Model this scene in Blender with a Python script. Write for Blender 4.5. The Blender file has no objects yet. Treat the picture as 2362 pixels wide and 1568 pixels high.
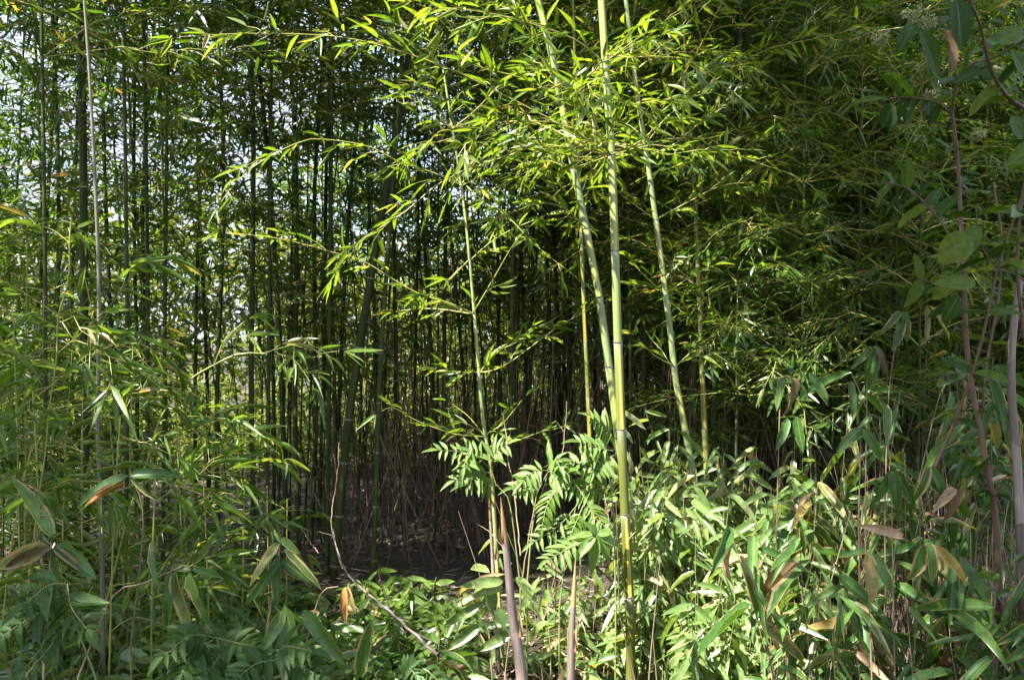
import bpy, math, random
import numpy as np
from mathutils import Vector, Matrix

# ------------------------------------------------------------------ camera, sky, sun, exposure
S = bpy.context.scene
COL = S.collection
RNG = np.random.default_rng(11)
random.seed(11)
CAM_H = 1.5
FPX = 30.0 / 36.0 * 2361.0          # focal length in pixels of a 2361 px wide view
cam_d = bpy.data.cameras.new("camera")
cam_d.lens = 30.0
cam_d.sensor_width = 36.0
cam_d.clip_start = 0.05
cam_d.clip_end = 600.0
cam = bpy.data.objects.new("camera", cam_d)
cam.location = (0, 0, CAM_H)
cam.rotation_euler = (math.radians(90), 0, 0)
COL.objects.link(cam)
S.camera = cam

SUN = Vector((-0.52, -0.34, 0.785)).normalized()       # towards the sun
w = bpy.data.worlds.new("World")
S.world = w
w.use_nodes = True
nt = w.node_tree
bg = nt.nodes["Background"]
sky = nt.nodes.new("ShaderNodeTexSky")
sky.sky_type = 'NISHITA'
sky.sun_disc = False
sky.sun_elevation = math.asin(SUN.z)
sky.sun_rotation = math.atan2(SUN.x, SUN.y)
sky.air_density = 1.0
sky.dust_density = 1.6
# thin bright cloud over most of the sky
wtc = nt.nodes.new("ShaderNodeTexCoord")
wno = nt.nodes.new("ShaderNodeTexNoise"); wno.inputs['Scale'].default_value = 3.0; wno.inputs['Detail'].default_value = 6
nt.links.new(wtc.outputs['Generated'], wno.inputs['Vector'])
wcr = nt.nodes.new("ShaderNodeValToRGB")
wcr.color_ramp.elements[0].position = 0.3; wcr.color_ramp.elements[0].color = (0.55, 0.55, 0.55, 1)
wcr.color_ramp.elements[1].position = 0.6; wcr.color_ramp.elements[1].color = (0.95, 0.95, 0.95, 1)
nt.links.new(wno.outputs[0], wcr.inputs[0])
wmx = nt.nodes.new("ShaderNodeMix"); wmx.data_type = 'RGBA'
nt.links.new(wcr.outputs[0], wmx.inputs[0]); nt.links.new(sky.outputs[0], wmx.inputs[6])
wmx.inputs[7].default_value = (2.15, 2.4, 3.05, 1)
nt.links.new(wmx.outputs[2], bg.inputs[0])
bg.inputs[1].default_value = 0.12
sd = bpy.data.lights.new("sun", 'SUN')
sd.energy = 5.0
sd.angle = math.radians(0.53)
sd.color = (1.0, 0.95, 0.86)
so = bpy.data.objects.new("sun", sd)
so.rotation_euler = SUN.to_track_quat('Z', 'Y').to_euler()
so.location = (-6, -6, 14)
COL.objects.link(so)
S.view_settings.view_transform = 'Standard'
S.view_settings.look = 'None'
S.view_settings.gamma = 1.0
S.view_settings.use_curve_mapping = False
S.view_settings.exposure = 2.5
cy = S.cycles
cy.max_bounces = 7
cy.diffuse_bounces = 4
cy.glossy_bounces = 2
cy.transmission_bounces = 4
cy.transparent_max_bounces = 4
cy.caustics_reflective = False
cy.caustics_refractive = False
cy.sample_clamp_indirect = 6.0

# ------------------------------------------------------------------ helpers
UP = np.array([0, 0, 1.0])

def Q(x, y, d):
    """a spot of the place seen at x, y of a 2361 px wide view, d metres ahead"""
    return np.array([(x - 1180.5) / FPX * d, d, CAM_H + (784.0 - y) / FPX * d])

def nrm(v):
    v = np.asarray(v, float)
    n = np.linalg.norm(v, axis=-1, keepdims=True)
    return v / np.maximum(n, 1e-9)

def mesh_from(name, V, F3, F4, UV3=None, UV4=None, mats=(), smooth=True):
    me = bpy.data.meshes.new(name)
    V = np.asarray(V, np.float32).reshape(-1, 3)
    F3 = np.asarray(F3, np.int32).reshape(-1, 3)
    F4 = np.asarray(F4, np.int32).reshape(-1, 4)
    nl = F3.size + F4.size
    nf = len(F3) + len(F4)
    me.vertices.add(len(V))
    me.vertices.foreach_set("co", V.ravel())
    me.loops.add(nl)
    me.loops.foreach_set("vertex_index", np.concatenate([F3.ravel(), F4.ravel()]))
    me.polygons.add(nf)
    st = np.concatenate([np.arange(len(F3)) * 3, F3.size + np.arange(len(F4)) * 4]).astype(np.int32)
    me.polygons.foreach_set("loop_start", st)
    if UV3 is not None:
        uv = me.uv_layers.new(name="UVMap")
        a = np.concatenate([np.asarray(UV3, np.float32).reshape(-1, 2), np.asarray(UV4, np.float32).reshape(-1, 2)])
        uv.data.foreach_set("uv", a.ravel())
    me.polygons.foreach_set("use_smooth", np.full(nf, smooth, bool))
    for m in mats:
        me.materials.append(m)
    me.update(calc_edges=True)
    me.validate()
    return me

class MB:
    """collects tubes and leaves into one mesh"""
    def __init__(self):
        self.V = []; self.F3 = []; self.F4 = []; self.U3 = []; self.U4 = []; self.M3 = []; self.M4 = []; self.n = 0

    def add(self, V, F3, F4, U3, U4, mi=0):
        self.V.append(np.asarray(V, float).reshape(-1, 3))
        F3 = np.asarray(F3, int).reshape(-1, 3); F4 = np.asarray(F4, int).reshape(-1, 4)
        self.F3.append(F3 + self.n); self.F4.append(F4 + self.n)
        self.U3.append(np.asarray(U3, float).reshape(-1, 2)); self.U4.append(np.asarray(U4, float).reshape(-1, 2))
        self.M3.append(np.full(len(F3), mi)); self.M4.append(np.full(len(F4), mi))
        self.n += len(self.V[-1])

    def tube(self, P, R, seg=6, mi=0, vv=None, cap=False):
        P = np.asarray(P, float); n = len(P)
        R = np.broadcast_to(np.asarray(R, float), (n,))
        T = np.gradient(P, axis=0) if n > 1 else np.array([[0, 0, 1.]])
        T = nrm(T)
        ref = np.array([0, 1.0, 0.02]) if abs(T[0][1]) < 0.9 else np.array([1.0, 0, 0.02])
        A = nrm(np.cross(T, ref)); B = np.cross(T, A)
        a = np.arange(seg + 1) / seg * 2 * math.pi
        ring = A[:, None, :] * np.cos(a)[None, :, None] + B[:, None, :] * np.sin(a)[None, :, None]
        V = P[:, None, :] + ring * R[:, None, None]
        if vv is None:
            vv = np.concatenate([[0], np.cumsum(np.linalg.norm(np.diff(P, axis=0), axis=1))])
        idx = np.arange(n * (seg + 1)).reshape(n, seg + 1)
        F4 = np.stack([idx[:-1, :-1], idx[:-1, 1:], idx[1:, 1:], idx[1:, :-1]], -1).reshape(-1, 4)
        uu = np.arange(seg + 1) / seg
        UVv = np.stack(np.broadcast_arrays(uu[None, :], np.asarray(vv)[:, None]), -1).reshape(-1, 2)
        self.add(V, np.zeros((0, 3)), F4, np.zeros((0, 2)), UVv[F4.ravel()], mi)

    def leaves(self, B, D, N, L, W, droop, kind='lo', mi=0):
        B = np.asarray(B, float).reshape(-1, 3)
        if len(B) == 0:
            return
        D = nrm(D); N = np.asarray(N, float)
        N = nrm(N - (N * D).sum(-1, keepdims=True) * D)
        Sd = np.cross(D, N)
        L = np.broadcast_to(np.asarray(L, float), (len(B),)); W = np.broadcast_to(np.asarray(W, float), (len(B),))
        droop = np.broadcast_to(np.asarray(droop, float), (len(B),))
        if kind == 'far':
            tab = [(0, 0, 0), (0.42, -1, 0.0), (0.42, 1, 0.0), (0.45, 0, -0.10), (1, 0, 0)]
            tri = [(0, 3, 1), (0, 2, 3), (1, 3, 4), (3, 2, 4)]; quad = []
        else:
            tab = [(0, 0, 0), (0.28, -0.95, 0.02), (0.28, 0, -0.10), (0.28, 0.95, 0.02), (0.68, -0.72, 0.0), (0.68, 0, -0.08), (0.68, 0.72, 0.0), (1, 0, 0)]
            tri = [(0, 2, 1), (0, 3, 2), (4, 5, 7), (5, 6, 7)]; quad = [(1, 2, 5, 4), (2, 3, 6, 5)]
        tab = np.array(tab)
        t = tab[:, 0]
        V = (B[:, None, :] + D[:, None, :] * (L[:, None] * t[None, :])[..., None]
             + Sd[:, None, :] * (W[:, None] * 0.5 * tab[None, :, 1])[..., None]
             + N[:, None, :] * (W[:, None] * tab[None, :, 2])[..., None]
             - UP[None, None, :] * (L * droop)[:, None, None] * (t ** 2)[None, :, None])
        k = len(tab); off = (np.arange(len(B)) * k)[:, None, None]
        F3 = (np.array(tri)[None] + off).reshape(-1, 3)
        uvt = np.stack([0.5 + 0.5 * tab[:, 1], t], -1)
        U3 = np.tile(uvt[np.array(tri).ravel()], (len(B), 1))
        if quad:
            F4 = (np.array(quad)[None] + off).reshape(-1, 4)
            U4 = np.tile(uvt[np.array(quad).ravel()], (len(B), 1))
        else:
            F4 = np.zeros((0, 4)); U4 = np.zeros((0, 2))
        self.add(V, F3, F4, U3, U4, mi)

    def mesh(self, name, mats, smooth=True):
        me = mesh_from(name, np.concatenate(self.V), np.concatenate(self.F3), np.concatenate(self.F4),
                       np.concatenate(self.U3), np.concatenate(self.U4), mats, smooth)
        if len(mats) > 1:
            mi = np.concatenate(self.M3 + self.M4).astype(np.int32)
            if len(mi) == len(me.polygons):
                me.polygons.foreach_set("material_index", mi)
        return me

def link(name, data, parent=None, loc=None):
    o = bpy.data.objects.new(name, data)
    COL.objects.link(o)
    if parent is not None:
        o.parent = parent
    if loc is not None:
        o.location = loc
    return o

def thing(name, label, cat, loc, group=None):
    o = bpy.data.objects.new(name, None)
    COL.objects.link(o)
    o.empty_display_size = 0.1
    o.location = loc
    o['label'] = label; o['category'] = cat
    if group:
        o['group'] = group
    return o

def tag(o, label, cat, group=None):
    o['label'] = label; o['category'] = cat
    if group:
        o['group'] = group
    return o

def spline(P, n):
    """smooth curve through the points of P, n points"""
    P = np.asarray(P, float)
    if len(P) < 3:
        t = np.linspace(0, 1, n)[:, None]
        return P[0] * (1 - t) + P[-1] * t
    d = np.concatenate([[0], np.cumsum(np.linalg.norm(np.diff(P, axis=0), axis=1))])
    E = np.concatenate([[2 * P[0] - P[1]], P, [2 * P[-1] - P[-2]]])
    out = []
    for s in np.linspace(0, d[-1] - 1e-7, n):
        i = int(np.searchsorted(d, s, side='right') - 1); i = min(max(i, 0), len(P) - 2)
        u = (s - d[i]) / max(d[i + 1] - d[i], 1e-9)
        a, b, c, e = E[i], E[i + 1], E[i + 2], E[i + 3]
        out.append(0.5 * ((2 * b) + (-a + c) * u + (2 * a - 5 * b + 4 * c - e) * u * u + (-a + 3 * b - 3 * c + e) * u ** 3))
    return np.array(out)

# ------------------------------------------------------------------ materials
def nodes_of(name):
    m = bpy.data.materials.new(name)
    m.use_nodes = True
    t = m.node_tree
    for n in list(t.nodes):
        t.nodes.remove(n)
    return m, t, t.nodes, t.links

def ramp(N, stops, interp='LINEAR'):
    r = N.new("ShaderNodeValToRGB")
    r.color_ramp.interpolation = interp
    e = r.color_ramp.elements
    while len(e) < len(stops):
        e.new(0.5)
    for i, (p, c) in enumerate(stops):
        e[i].position = p
        e[i].color = (c[0], c[1], c[2], 1)
    return r

def math_node(N, L, op, a, b=None):
    m = N.new("ShaderNodeMath"); m.operation = op
    for i, v in enumerate((a, b)):
        if v is None:
            continue
        if isinstance(v, (int, float)):
            m.inputs[i].default_value = v
        else:
            L.new(v, m.inputs[i])
    return m.outputs[0]

def mixc(N, L, fac, a, b, mode='MIX'):
    m = N.new("ShaderNodeMix"); m.data_type = 'RGBA'; m.blend_type = mode
    for s, v in ((0, fac), (6, a), (7, b)):
        if isinstance(v, (int, float)):
            m.inputs[s].default_value = v
        elif isinstance(v, tuple):
            m.inputs[s].default_value = (v[0], v[1], v[2], 1)
        else:
            L.new(v, m.inputs[s])
    return m.outputs[2]

def leaf_mat(name, stops, tgain=(2.3, 2.1, 0.7), tfac=0.45, rough=0.36, margin=None, veins=0.0, rib=None, spec=0.5):
    m, t, N, L = nodes_of(name)
    out = N.new("ShaderNodeOutputMaterial")
    geo = N.new("ShaderNodeNewGeometry"); oi = N.new("ShaderNodeObjectInfo")
    r = math_node(N, L, 'FRACT', math_node(N, L, 'ADD', geo.outputs['Random Per Island'], oi.outputs['Random']))
    cr = ramp(N, stops)
    L.new(r, cr.inputs[0])
    c = cr.outputs[0]
    tc = N.new("ShaderNodeTexCoord")
    noi = N.new("ShaderNodeTexNoise"); noi.inputs['Scale'].default_value = 60; noi.inputs['Detail'].default_value = 3
    L.new(geo.outputs['Position'], noi.inputs['Vector'])
    v = ramp(N, [(0.3, (0.72, 0.75, 0.7)), (0.7, (1.22, 1.18, 1.2))])
    L.new(noi.outputs[0], v.inputs[0])
    c = mixc(N, L, 1.0, c, v.outputs[0], 'MULTIPLY')
    sp = N.new("ShaderNodeSeparateXYZ"); L.new(tc.outputs['UV'], sp.inputs[0])
    du = math_node(N, L, 'ABSOLUTE', math_node(N, L, 'SUBTRACT', sp.outputs[0], 0.5))
    if rib is not None:
        k = math_node(N, L, 'LESS_THAN', du, 0.035)
        c = mixc(N, L, math_node(N, L, 'MULTIPLY', k, 0.6), c, rib)
    if margin is not None:
        col, wid = margin
        n2 = N.new("ShaderNodeTexNoise"); n2.inputs['Scale'].default_value = 22; n2.inputs['Detail'].default_value = 4
        L.new(geo.outputs['Position'], n2.inputs['Vector'])
        e = math_node(N, L, 'ADD', du, math_node(N, L, 'MULTIPLY', math_node(N, L, 'SUBTRACT', n2.outputs[0], 0.5), 0.42))
        # leaves differ in how far the dry margin has crept in
        wv = math_node(N, L, 'MULTIPLY', math_node(N, L, 'POWER', math_node(N, L, 'FRACT', math_node(N, L, 'MULTIPLY', r, 7.31)), 4.0), 0.24)
        tipd = math_node(N, L, 'MULTIPLY', math_node(N, L, 'GREATER_THAN', sp.outputs[1], 0.93), 0.1)
        e = math_node(N, L, 'ADD', math_node(N, L, 'ADD', e, wv), tipd)
        k = math_node(N, L, 'GREATER_THAN', e, 0.5 - wid)
        n3 = mixc(N, L, n2.outputs[0], col, tuple(x * 0.55 for x in col))
        c = mixc(N, L, k, c, n3)
    p = N.new("ShaderNodeBsdfPrincipled")
    L.new(c, p.inputs['Base Color'])
    p.inputs['Roughness'].default_value = rough
    p.inputs['Specular IOR Level'].default_value = spec
    if veins > 0:
        wv = N.new("ShaderNodeTexWave"); wv.inputs['Scale'].default_value = 2.0; wv.inputs['Distortion'].default_value = 0.6
        L.new(tc.outputs['UV'], wv.inputs['Vector'])
        b = N.new("ShaderNodeBump"); b.inputs['Strength'].default_value = veins; b.inputs['Distance'].default_value = 0.00035
        L.new(wv.outputs[1], b.inputs['Height'])
        L.new(b.outputs[0], p.inputs['Normal'])
    tr = N.new("ShaderNodeBsdfTranslucent")
    tcx = mixc(N, L, 1.0, c, tgain, 'MULTIPLY')
    L.new(tcx, tr.inputs['Color'])
    mx = N.new("ShaderNodeMixShader"); mx.inputs[0].default_value = tfac
    L.new(p.outputs[0], mx.inputs[1]); L.new(tr.outputs[0], mx.inputs[2])
    L.new(mx.outputs[0], out.inputs[0])
    return m

def stem_mat(name, stops, rough=0.5, scale=30, stretch=0.15, bump=0.0):
    m, t, N, L = nodes_of(name)
    out = N.new("ShaderNodeOutputMaterial")
    geo = N.new("ShaderNodeNewGeometry"); oi = N.new("ShaderNodeObjectInfo")
    mp = N.new("ShaderNodeMapping"); mp.inputs['Scale'].default_value = (1, 1, stretch)
    L.new(geo.outputs['Position'], mp.inputs[0])
    noi = N.new("ShaderNodeTexNoise"); noi.inputs['Scale'].default_value = scale; noi.inputs['Detail'].default_value = 5
    L.new(mp.outputs[0], noi.inputs['Vector'])
    r = math_node(N, L, 'FRACT', math_node(N, L, 'ADD', geo.outputs['Random Per Island'], oi.outputs['Random']))
    f = math_node(N, L, 'ADD', math_node(N, L, 'MULTIPLY', r, 0.5), math_node(N, L, 'MULTIPLY', noi.outputs[0], 0.5))
    cr = ramp(N, stops); L.new(f, cr.inputs[0])
    p = N.new("ShaderNodeBsdfPrincipled")
    L.new(cr.outputs[0], p.inputs['Base Color'])
    p.inputs['Roughness'].default_value = rough
    if bump > 0:
        b = N.new("ShaderNodeBump"); b.inputs['Strength'].default_value = bump; b.inputs['Distance'].default_value = 0.004
        L.new(noi.outputs[0], b.inputs['Height']); L.new(b.outputs[0], p.inputs['Normal'])
    L.new(p.outputs[0], out.inputs[0])
    return m

def culm_mat(name, green, olive, groove, bloom=0.35, rough=0.32, low_shade=None, spec=0.5):
    """v of the UV map counts the internodes; the groove stripe changes side at each node"""
    m, t, N, L = nodes_of(name)
    out = N.new("ShaderNodeOutputMaterial")
    tc = N.new("ShaderNodeTexCoord"); geo = N.new("ShaderNodeNewGeometry")
    sp = N.new("ShaderNodeSeparateXYZ"); L.new(tc.outputs['UV'], sp.inputs[0])
    fl = math_node(N, L, 'FLOOR', sp.outputs[1]); fr = math_node(N, L, 'FRACT', sp.outputs[1])
    noi = N.new("ShaderNodeTexNoise"); noi.inputs['Scale'].default_value = 7; noi.inputs['Detail'].default_value = 6
    noi.inputs['Roughness'].default_value = 0.65
    mp = N.new("ShaderNodeMapping"); mp.inputs['Scale'].default_value = (2, 2, 0.4)
    L.new(geo.outputs['Position'], mp.inputs[0]); L.new(mp.outputs[0], noi.inputs['Vector'])
    cr = ramp(N, [(0.34, green), (0.66, olive)]); L.new(noi.outputs[0], cr.inputs[0])
    c = cr.outputs[0]
    if low_shade is not None:                      # browner lower joints, with the shade there put into the colour
        gp = N.new("ShaderNodeSeparateXYZ"); L.new(geo.outputs['Position'], gp.inputs[0])
        zr = ramp(N, [(0.30, (1, 1, 1)), (0.62, (0, 0, 0))]); L.new(math_node(N, L, 'DIVIDE', gp.outputs[2], 3.0), zr.inputs[0])
        c = mixc(N, L, zr.outputs[0], c, low_shade)
    par = math_node(N, L, 'MODULO', fl, 2.0)
    cen = math_node(N, L, 'ADD', math_node(N, L, 'MULTIPLY', par, 0.46), 0.27)
    du = math_node(N, L, 'ABSOLUTE', math_node(N, L, 'SUBTRACT', sp.outputs[0], cen))
    st = math_node(N, L, 'LESS_THAN', math_node(N, L, 'ADD', du, math_node(N, L, 'MULTIPLY', noi.outputs[0], 0.04)), 0.075)
    c = mixc(N, L, math_node(N, L, 'MULTIPLY', st, 0.85), c, groove)
    # waxy pale bloom under each node
    bl = math_node(N, L, 'MULTIPLY', math_node(N, L, 'POWER', fr, 9.0), bloom)
    c = mixc(N, L, bl, c, (0.42, 0.45, 0.38))
    sn = N.new("ShaderNodeTexNoise"); sn.inputs['Scale'].default_value = 260; sn.inputs['Detail'].default_value = 2
    L.new(geo.outputs['Position'], sn.inputs['Vector'])
    c = mixc(N, L, math_node(N, L, 'MULTIPLY', math_node(N, L, 'GREATER_THAN', sn.outputs[0], 0.70), 0.6), c, (0.4, 0.4, 0.33))
    p = N.new("ShaderNodeBsdfPrincipled"); L.new(c, p.inputs['Base Color'])
    p.inputs['Specular IOR Level'].default_value = spec
    ro = ramp(N, [(0.3, (rough - .08,) * 3), (0.7, (rough + .2,) * 3)]); L.new(noi.outputs[0], ro.inputs[0])
    L.new(ro.outputs[0], p.inputs['Roughness'])
    L.new(p.outputs[0], out.inputs[0])
    return m

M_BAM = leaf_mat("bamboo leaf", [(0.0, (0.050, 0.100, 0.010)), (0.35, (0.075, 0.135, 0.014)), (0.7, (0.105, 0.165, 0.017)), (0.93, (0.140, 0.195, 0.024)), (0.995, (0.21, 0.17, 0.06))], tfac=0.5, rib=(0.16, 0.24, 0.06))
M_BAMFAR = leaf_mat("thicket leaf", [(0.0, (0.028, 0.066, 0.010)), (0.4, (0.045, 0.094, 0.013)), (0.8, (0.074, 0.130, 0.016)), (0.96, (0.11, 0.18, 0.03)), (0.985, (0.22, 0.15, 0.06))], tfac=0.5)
M_YOUNG = leaf_mat("young bamboo leaf", [(0.0, (0.055, 0.110, 0.016)), (0.5, (0.080, 0.145, 0.022)), (0.92, (0.11, 0.18, 0.028)), (0.995, (0.22, 0.17, 0.07))], tfac=0.38, rib=(0.14, 0.2, 0.07))
M_FAR = leaf_mat("sunny far leaf", [(0.0, (0.085, 0.135, 0.018)), (0.5, (0.125, 0.175, 0.028)), (0.9, (0.17, 0.205, 0.04)), (1.0, (0.24, 0.21, 0.09))], tgain=(1.7, 1.5, 0.7), tfac=0.45, spec=0.3)  # paler than the thicket leaf; the sunlit glow is put into the colour
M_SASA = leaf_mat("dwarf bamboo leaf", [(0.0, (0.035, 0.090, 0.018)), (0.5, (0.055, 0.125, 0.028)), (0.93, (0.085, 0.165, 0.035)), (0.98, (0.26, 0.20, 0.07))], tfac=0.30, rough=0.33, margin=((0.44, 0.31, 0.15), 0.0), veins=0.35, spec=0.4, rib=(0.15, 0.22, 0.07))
M_SASAS = leaf_mat("small dwarf bamboo leaf", [(0.0, (0.080, 0.140, 0.035)), (0.5, (0.125, 0.195, 0.055)), (0.94, (0.18, 0.25, 0.085)), (0.97, (0.36, 0.28, 0.15)), (1.0, (0.42, 0.33, 0.2))], tfac=0.34, rough=0.32, margin=((0.5, 0.40, 0.25), -0.06), rib=(0.18, 0.25, 0.09))  # paled so that the patch's sunlit highlights sit in the colour
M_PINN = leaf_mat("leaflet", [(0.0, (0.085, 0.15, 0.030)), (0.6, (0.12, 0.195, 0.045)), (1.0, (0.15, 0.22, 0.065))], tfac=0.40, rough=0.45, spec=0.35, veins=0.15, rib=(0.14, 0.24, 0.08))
M_PINND = leaf_mat("shade leaflet", [(0.0, (0.030, 0.075, 0.014)), (0.6, (0.045, 0.100, 0.020)), (1.0, (0.065, 0.125, 0.026))], tfac=0.40, rough=0.5, spec=0.3, veins=0.2, rib=(0.10, 0.18, 0.05))  # darker copy of the leaflet, foreground shade put into the colour
M_PINNY = leaf_mat("young leaflet", [(0.0, (0.085, 0.16, 0.018)), (1.0, (0.11, 0.19, 0.025))], tfac=0.5, rough=0.42, rib=(0.2, 0.3, 0.08))
M_OVAL = leaf_mat("leathery leaf", [(0.0, (0.018, 0.050, 0.008)), (0.5, (0.030, 0.072, 0.010)), (1.0, (0.10, 0.15, 0.018))], tfac=0.36, spec=0.22, rough=0.42, veins=0.4, rib=(0.10, 0.16, 0.06))
M_DEAD = leaf_mat("dead leaf", [(0.0, (0.12, 0.075, 0.035)), (0.5, (0.22, 0.145, 0.075)), (1.0, (0.38, 0.28, 0.17))], tgain=(1, 0.9, 0.7), tfac=0.12, rough=0.6)
M_LITTER = leaf_mat("fallen leaf", [(0.0, (0.045, 0.028, 0.020)), (0.6, (0.10, 0.070, 0.053)), (1.0, (0.36, 0.28, 0.225))], tgain=(1, 0.9, 0.7), tfac=0.1, rough=0.65)
M_RUST = leaf_mat("rusty leaf", [(0.0, (0.42, 0.19, 0.04)), (1.0, (0.50, 0.26, 0.06))], tgain=(1.2, 0.9, 0.5), tfac=0.35, rough=0.5, margin=((0.30, 0.10, 0.03), 0.05))
M_TWIG = stem_mat("green yellow twig", [(0.2, (0.16, 0.19, 0.03)), (0.6, (0.26, 0.25, 0.05)), (0.9, (0.34, 0.26, 0.07))], rough=0.4)
M_CULM = culm_mat("green culm", (0.14, 0.20, 0.065), (0.19, 0.235, 0.09), (0.42, 0.31, 0.06))
M_CULMO = culm_mat("olive culm", (0.11, 0.13, 0.025), (0.17, 0.16, 0.035), (0.42, 0.27, 0.03), bloom=0.2)
M_CULMA = culm_mat("culm shaded low", (0.145, 0.205, 0.055), (0.19, 0.235, 0.075), (0.40, 0.33, 0.07), low_shade=(0.085, 0.092, 0.012))  # the low colour also holds the shade on the lower culm
M_CULMD = culm_mat("dark culm", (0.016, 0.031, 0.009), (0.040, 0.050, 0.013), (0.055, 0.055, 0.012), bloom=0.04, rough=0.55, spec=0.15)  # darkened culm colours; the grove's shade is put into them
M_CANE = stem_mat("grey mauve cane", [(0.25, (0.11, 0.13, 0.06)), (0.5, (0.15, 0.115, 0.105)), (0.8, (0.20, 0.155, 0.15))], rough=0.45, scale=9, stretch=0.3)
M_NODE = stem_mat("node ring", [(0.2, (0.03, 0.027, 0.018)), (0.8, (0.075, 0.06, 0.04))], rough=0.6)
M_NODEP = stem_mat("node bloom", [(0.2, (0.40, 0.40, 0.34)), (0.8, (0.55, 0.54, 0.49))], rough=0.6)
M_DRY = stem_mat("dry stalk", [(0.2, (0.10, 0.065, 0.04)), (0.55, (0.22, 0.15, 0.095)), (0.9, (0.38, 0.28, 0.20))], rough=0.7)
M_DRYD = stem_mat("brown stalk", [(0.2, (0.045, 0.03, 0.018)), (0.55, (0.11, 0.07, 0.04)), (0.9, (0.24, 0.16, 0.10))], rough=0.75)
M_RED = stem_mat("red brown bark", [(0.2, (0.06, 0.026, 0.022)), (0.55, (0.11, 0.052, 0.042)), (0.9, (0.20, 0.12, 0.095))], rough=0.6, bump=0.3)
M_SHEATH = stem_mat("shoot sheath", [(0.2, (0.07, 0.05, 0.04)), (0.5, (0.18, 0.135, 0.12)), (0.8, (0.34, 0.28, 0.25))], rough=0.6, scale=110, stretch=0.03, bump=0.4)
M_TIP = stem_mat("shoot tip", [(0.2, (0.14, 0.08, 0.03)), (0.8, (0.30, 0.20, 0.09))], rough=0.6, scale=120, stretch=0.05)
M_STEMG = stem_mat("green stem", [(0.2, (0.10, 0.14, 0.04)), (0.8, (0.20, 0.21, 0.08))], rough=0.5)
M_FLOW = stem_mat("cream flower", [(0.2, (0.20, 0.23, 0.08)), (0.8, (0.34, 0.35, 0.16))], rough=0.7)
M_BARK = stem_mat("bark", [(0.2, (0.06, 0.05, 0.04)), (0.8, (0.16, 0.13, 0.10))], rough=0.9, bump=0.5)

# ground
gm, _, N, L = nodes_of("leaf mould")
out = N.new("ShaderNodeOutputMaterial"); geo = N.new("ShaderNodeNewGeometry")
n1 = N.new("ShaderNodeTexNoise"); n1.inputs['Scale'].default_value = 26; n1.inputs['Detail'].default_value = 8; n1.inputs['Roughness'].default_value = 0.7
L.new(geo.outputs['Position'], n1.inputs['Vector'])
cr = ramp(N, [(0.3, (0.018, 0.012, 0.008)), (0.5, (0.045, 0.031, 0.022)), (0.68, (0.10, 0.07, 0.05))]); L.new(n1.outputs[0], cr.inputs[0])
n2 = N.new("ShaderNodeTexNoise"); n2.inputs['Scale'].default_value = 0.35; n2.inputs['Detail'].default_value = 4
L.new(geo.outputs['Position'], n2.inputs['Vector'])
k = ramp(N, [(0.42, (0, 0, 0)), (0.62, (1, 1, 1))]); L.new(n2.outputs[0], k.inputs[0])
c = mixc(N, L, math_node(N, L, 'MULTIPLY', k.outputs[0], 0.5), cr.outputs[0], (0.045, 0.06, 0.02))
p = N.new("ShaderNodeBsdfPrincipled"); p.inputs['Roughness'].default_value = 0.9
L.new(c, p.inputs['Base Color'])
b = N.new("ShaderNodeBump"); b.inputs['Strength'].default_value = 0.9; b.inputs['Distance'].default_value = 0.03
L.new(n1.outputs[0], b.inputs['Height']); L.new(b.outputs[0], p.inputs['Normal']); L.new(p.outputs[0], out.inputs[0])

def gz(x, y):
    """height of the ground"""
    return 0.05 * np.sin(x * 1.3 + 0.4) * np.sin(y * 1.1) + 0.03 * np.sin(x * 3.1 + y * 2.3)

# ------------------------------------------------------------------ ground
g = np.concatenate([np.linspace(-300, -14, 8)[:-1], np.linspace(-14, 14, 71), np.linspace(14, 300, 8)[1:]])
gx, gy = np.meshgrid(g, g + 6.0, indexing='ij')
att = np.clip(1 - (np.hypot(gx, gy - 6) - 12) / 10, 0, 1)
GV = np.stack([gx, gy, gz(gx, gy) * att], -1).reshape(-1, 3)
n = len(g); ii = np.arange(n * n).reshape(n, n)
GF = np.stack([ii[:-1, :-1], ii[1:, :-1], ii[1:, 1:], ii[:-1, 1:]], -1).reshape(-1, 4)
ground = link("ground", mesh_from("ground", GV, np.zeros((0, 3)), GF, None, None, [gm]))
ground['kind'] = 'structure'

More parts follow.
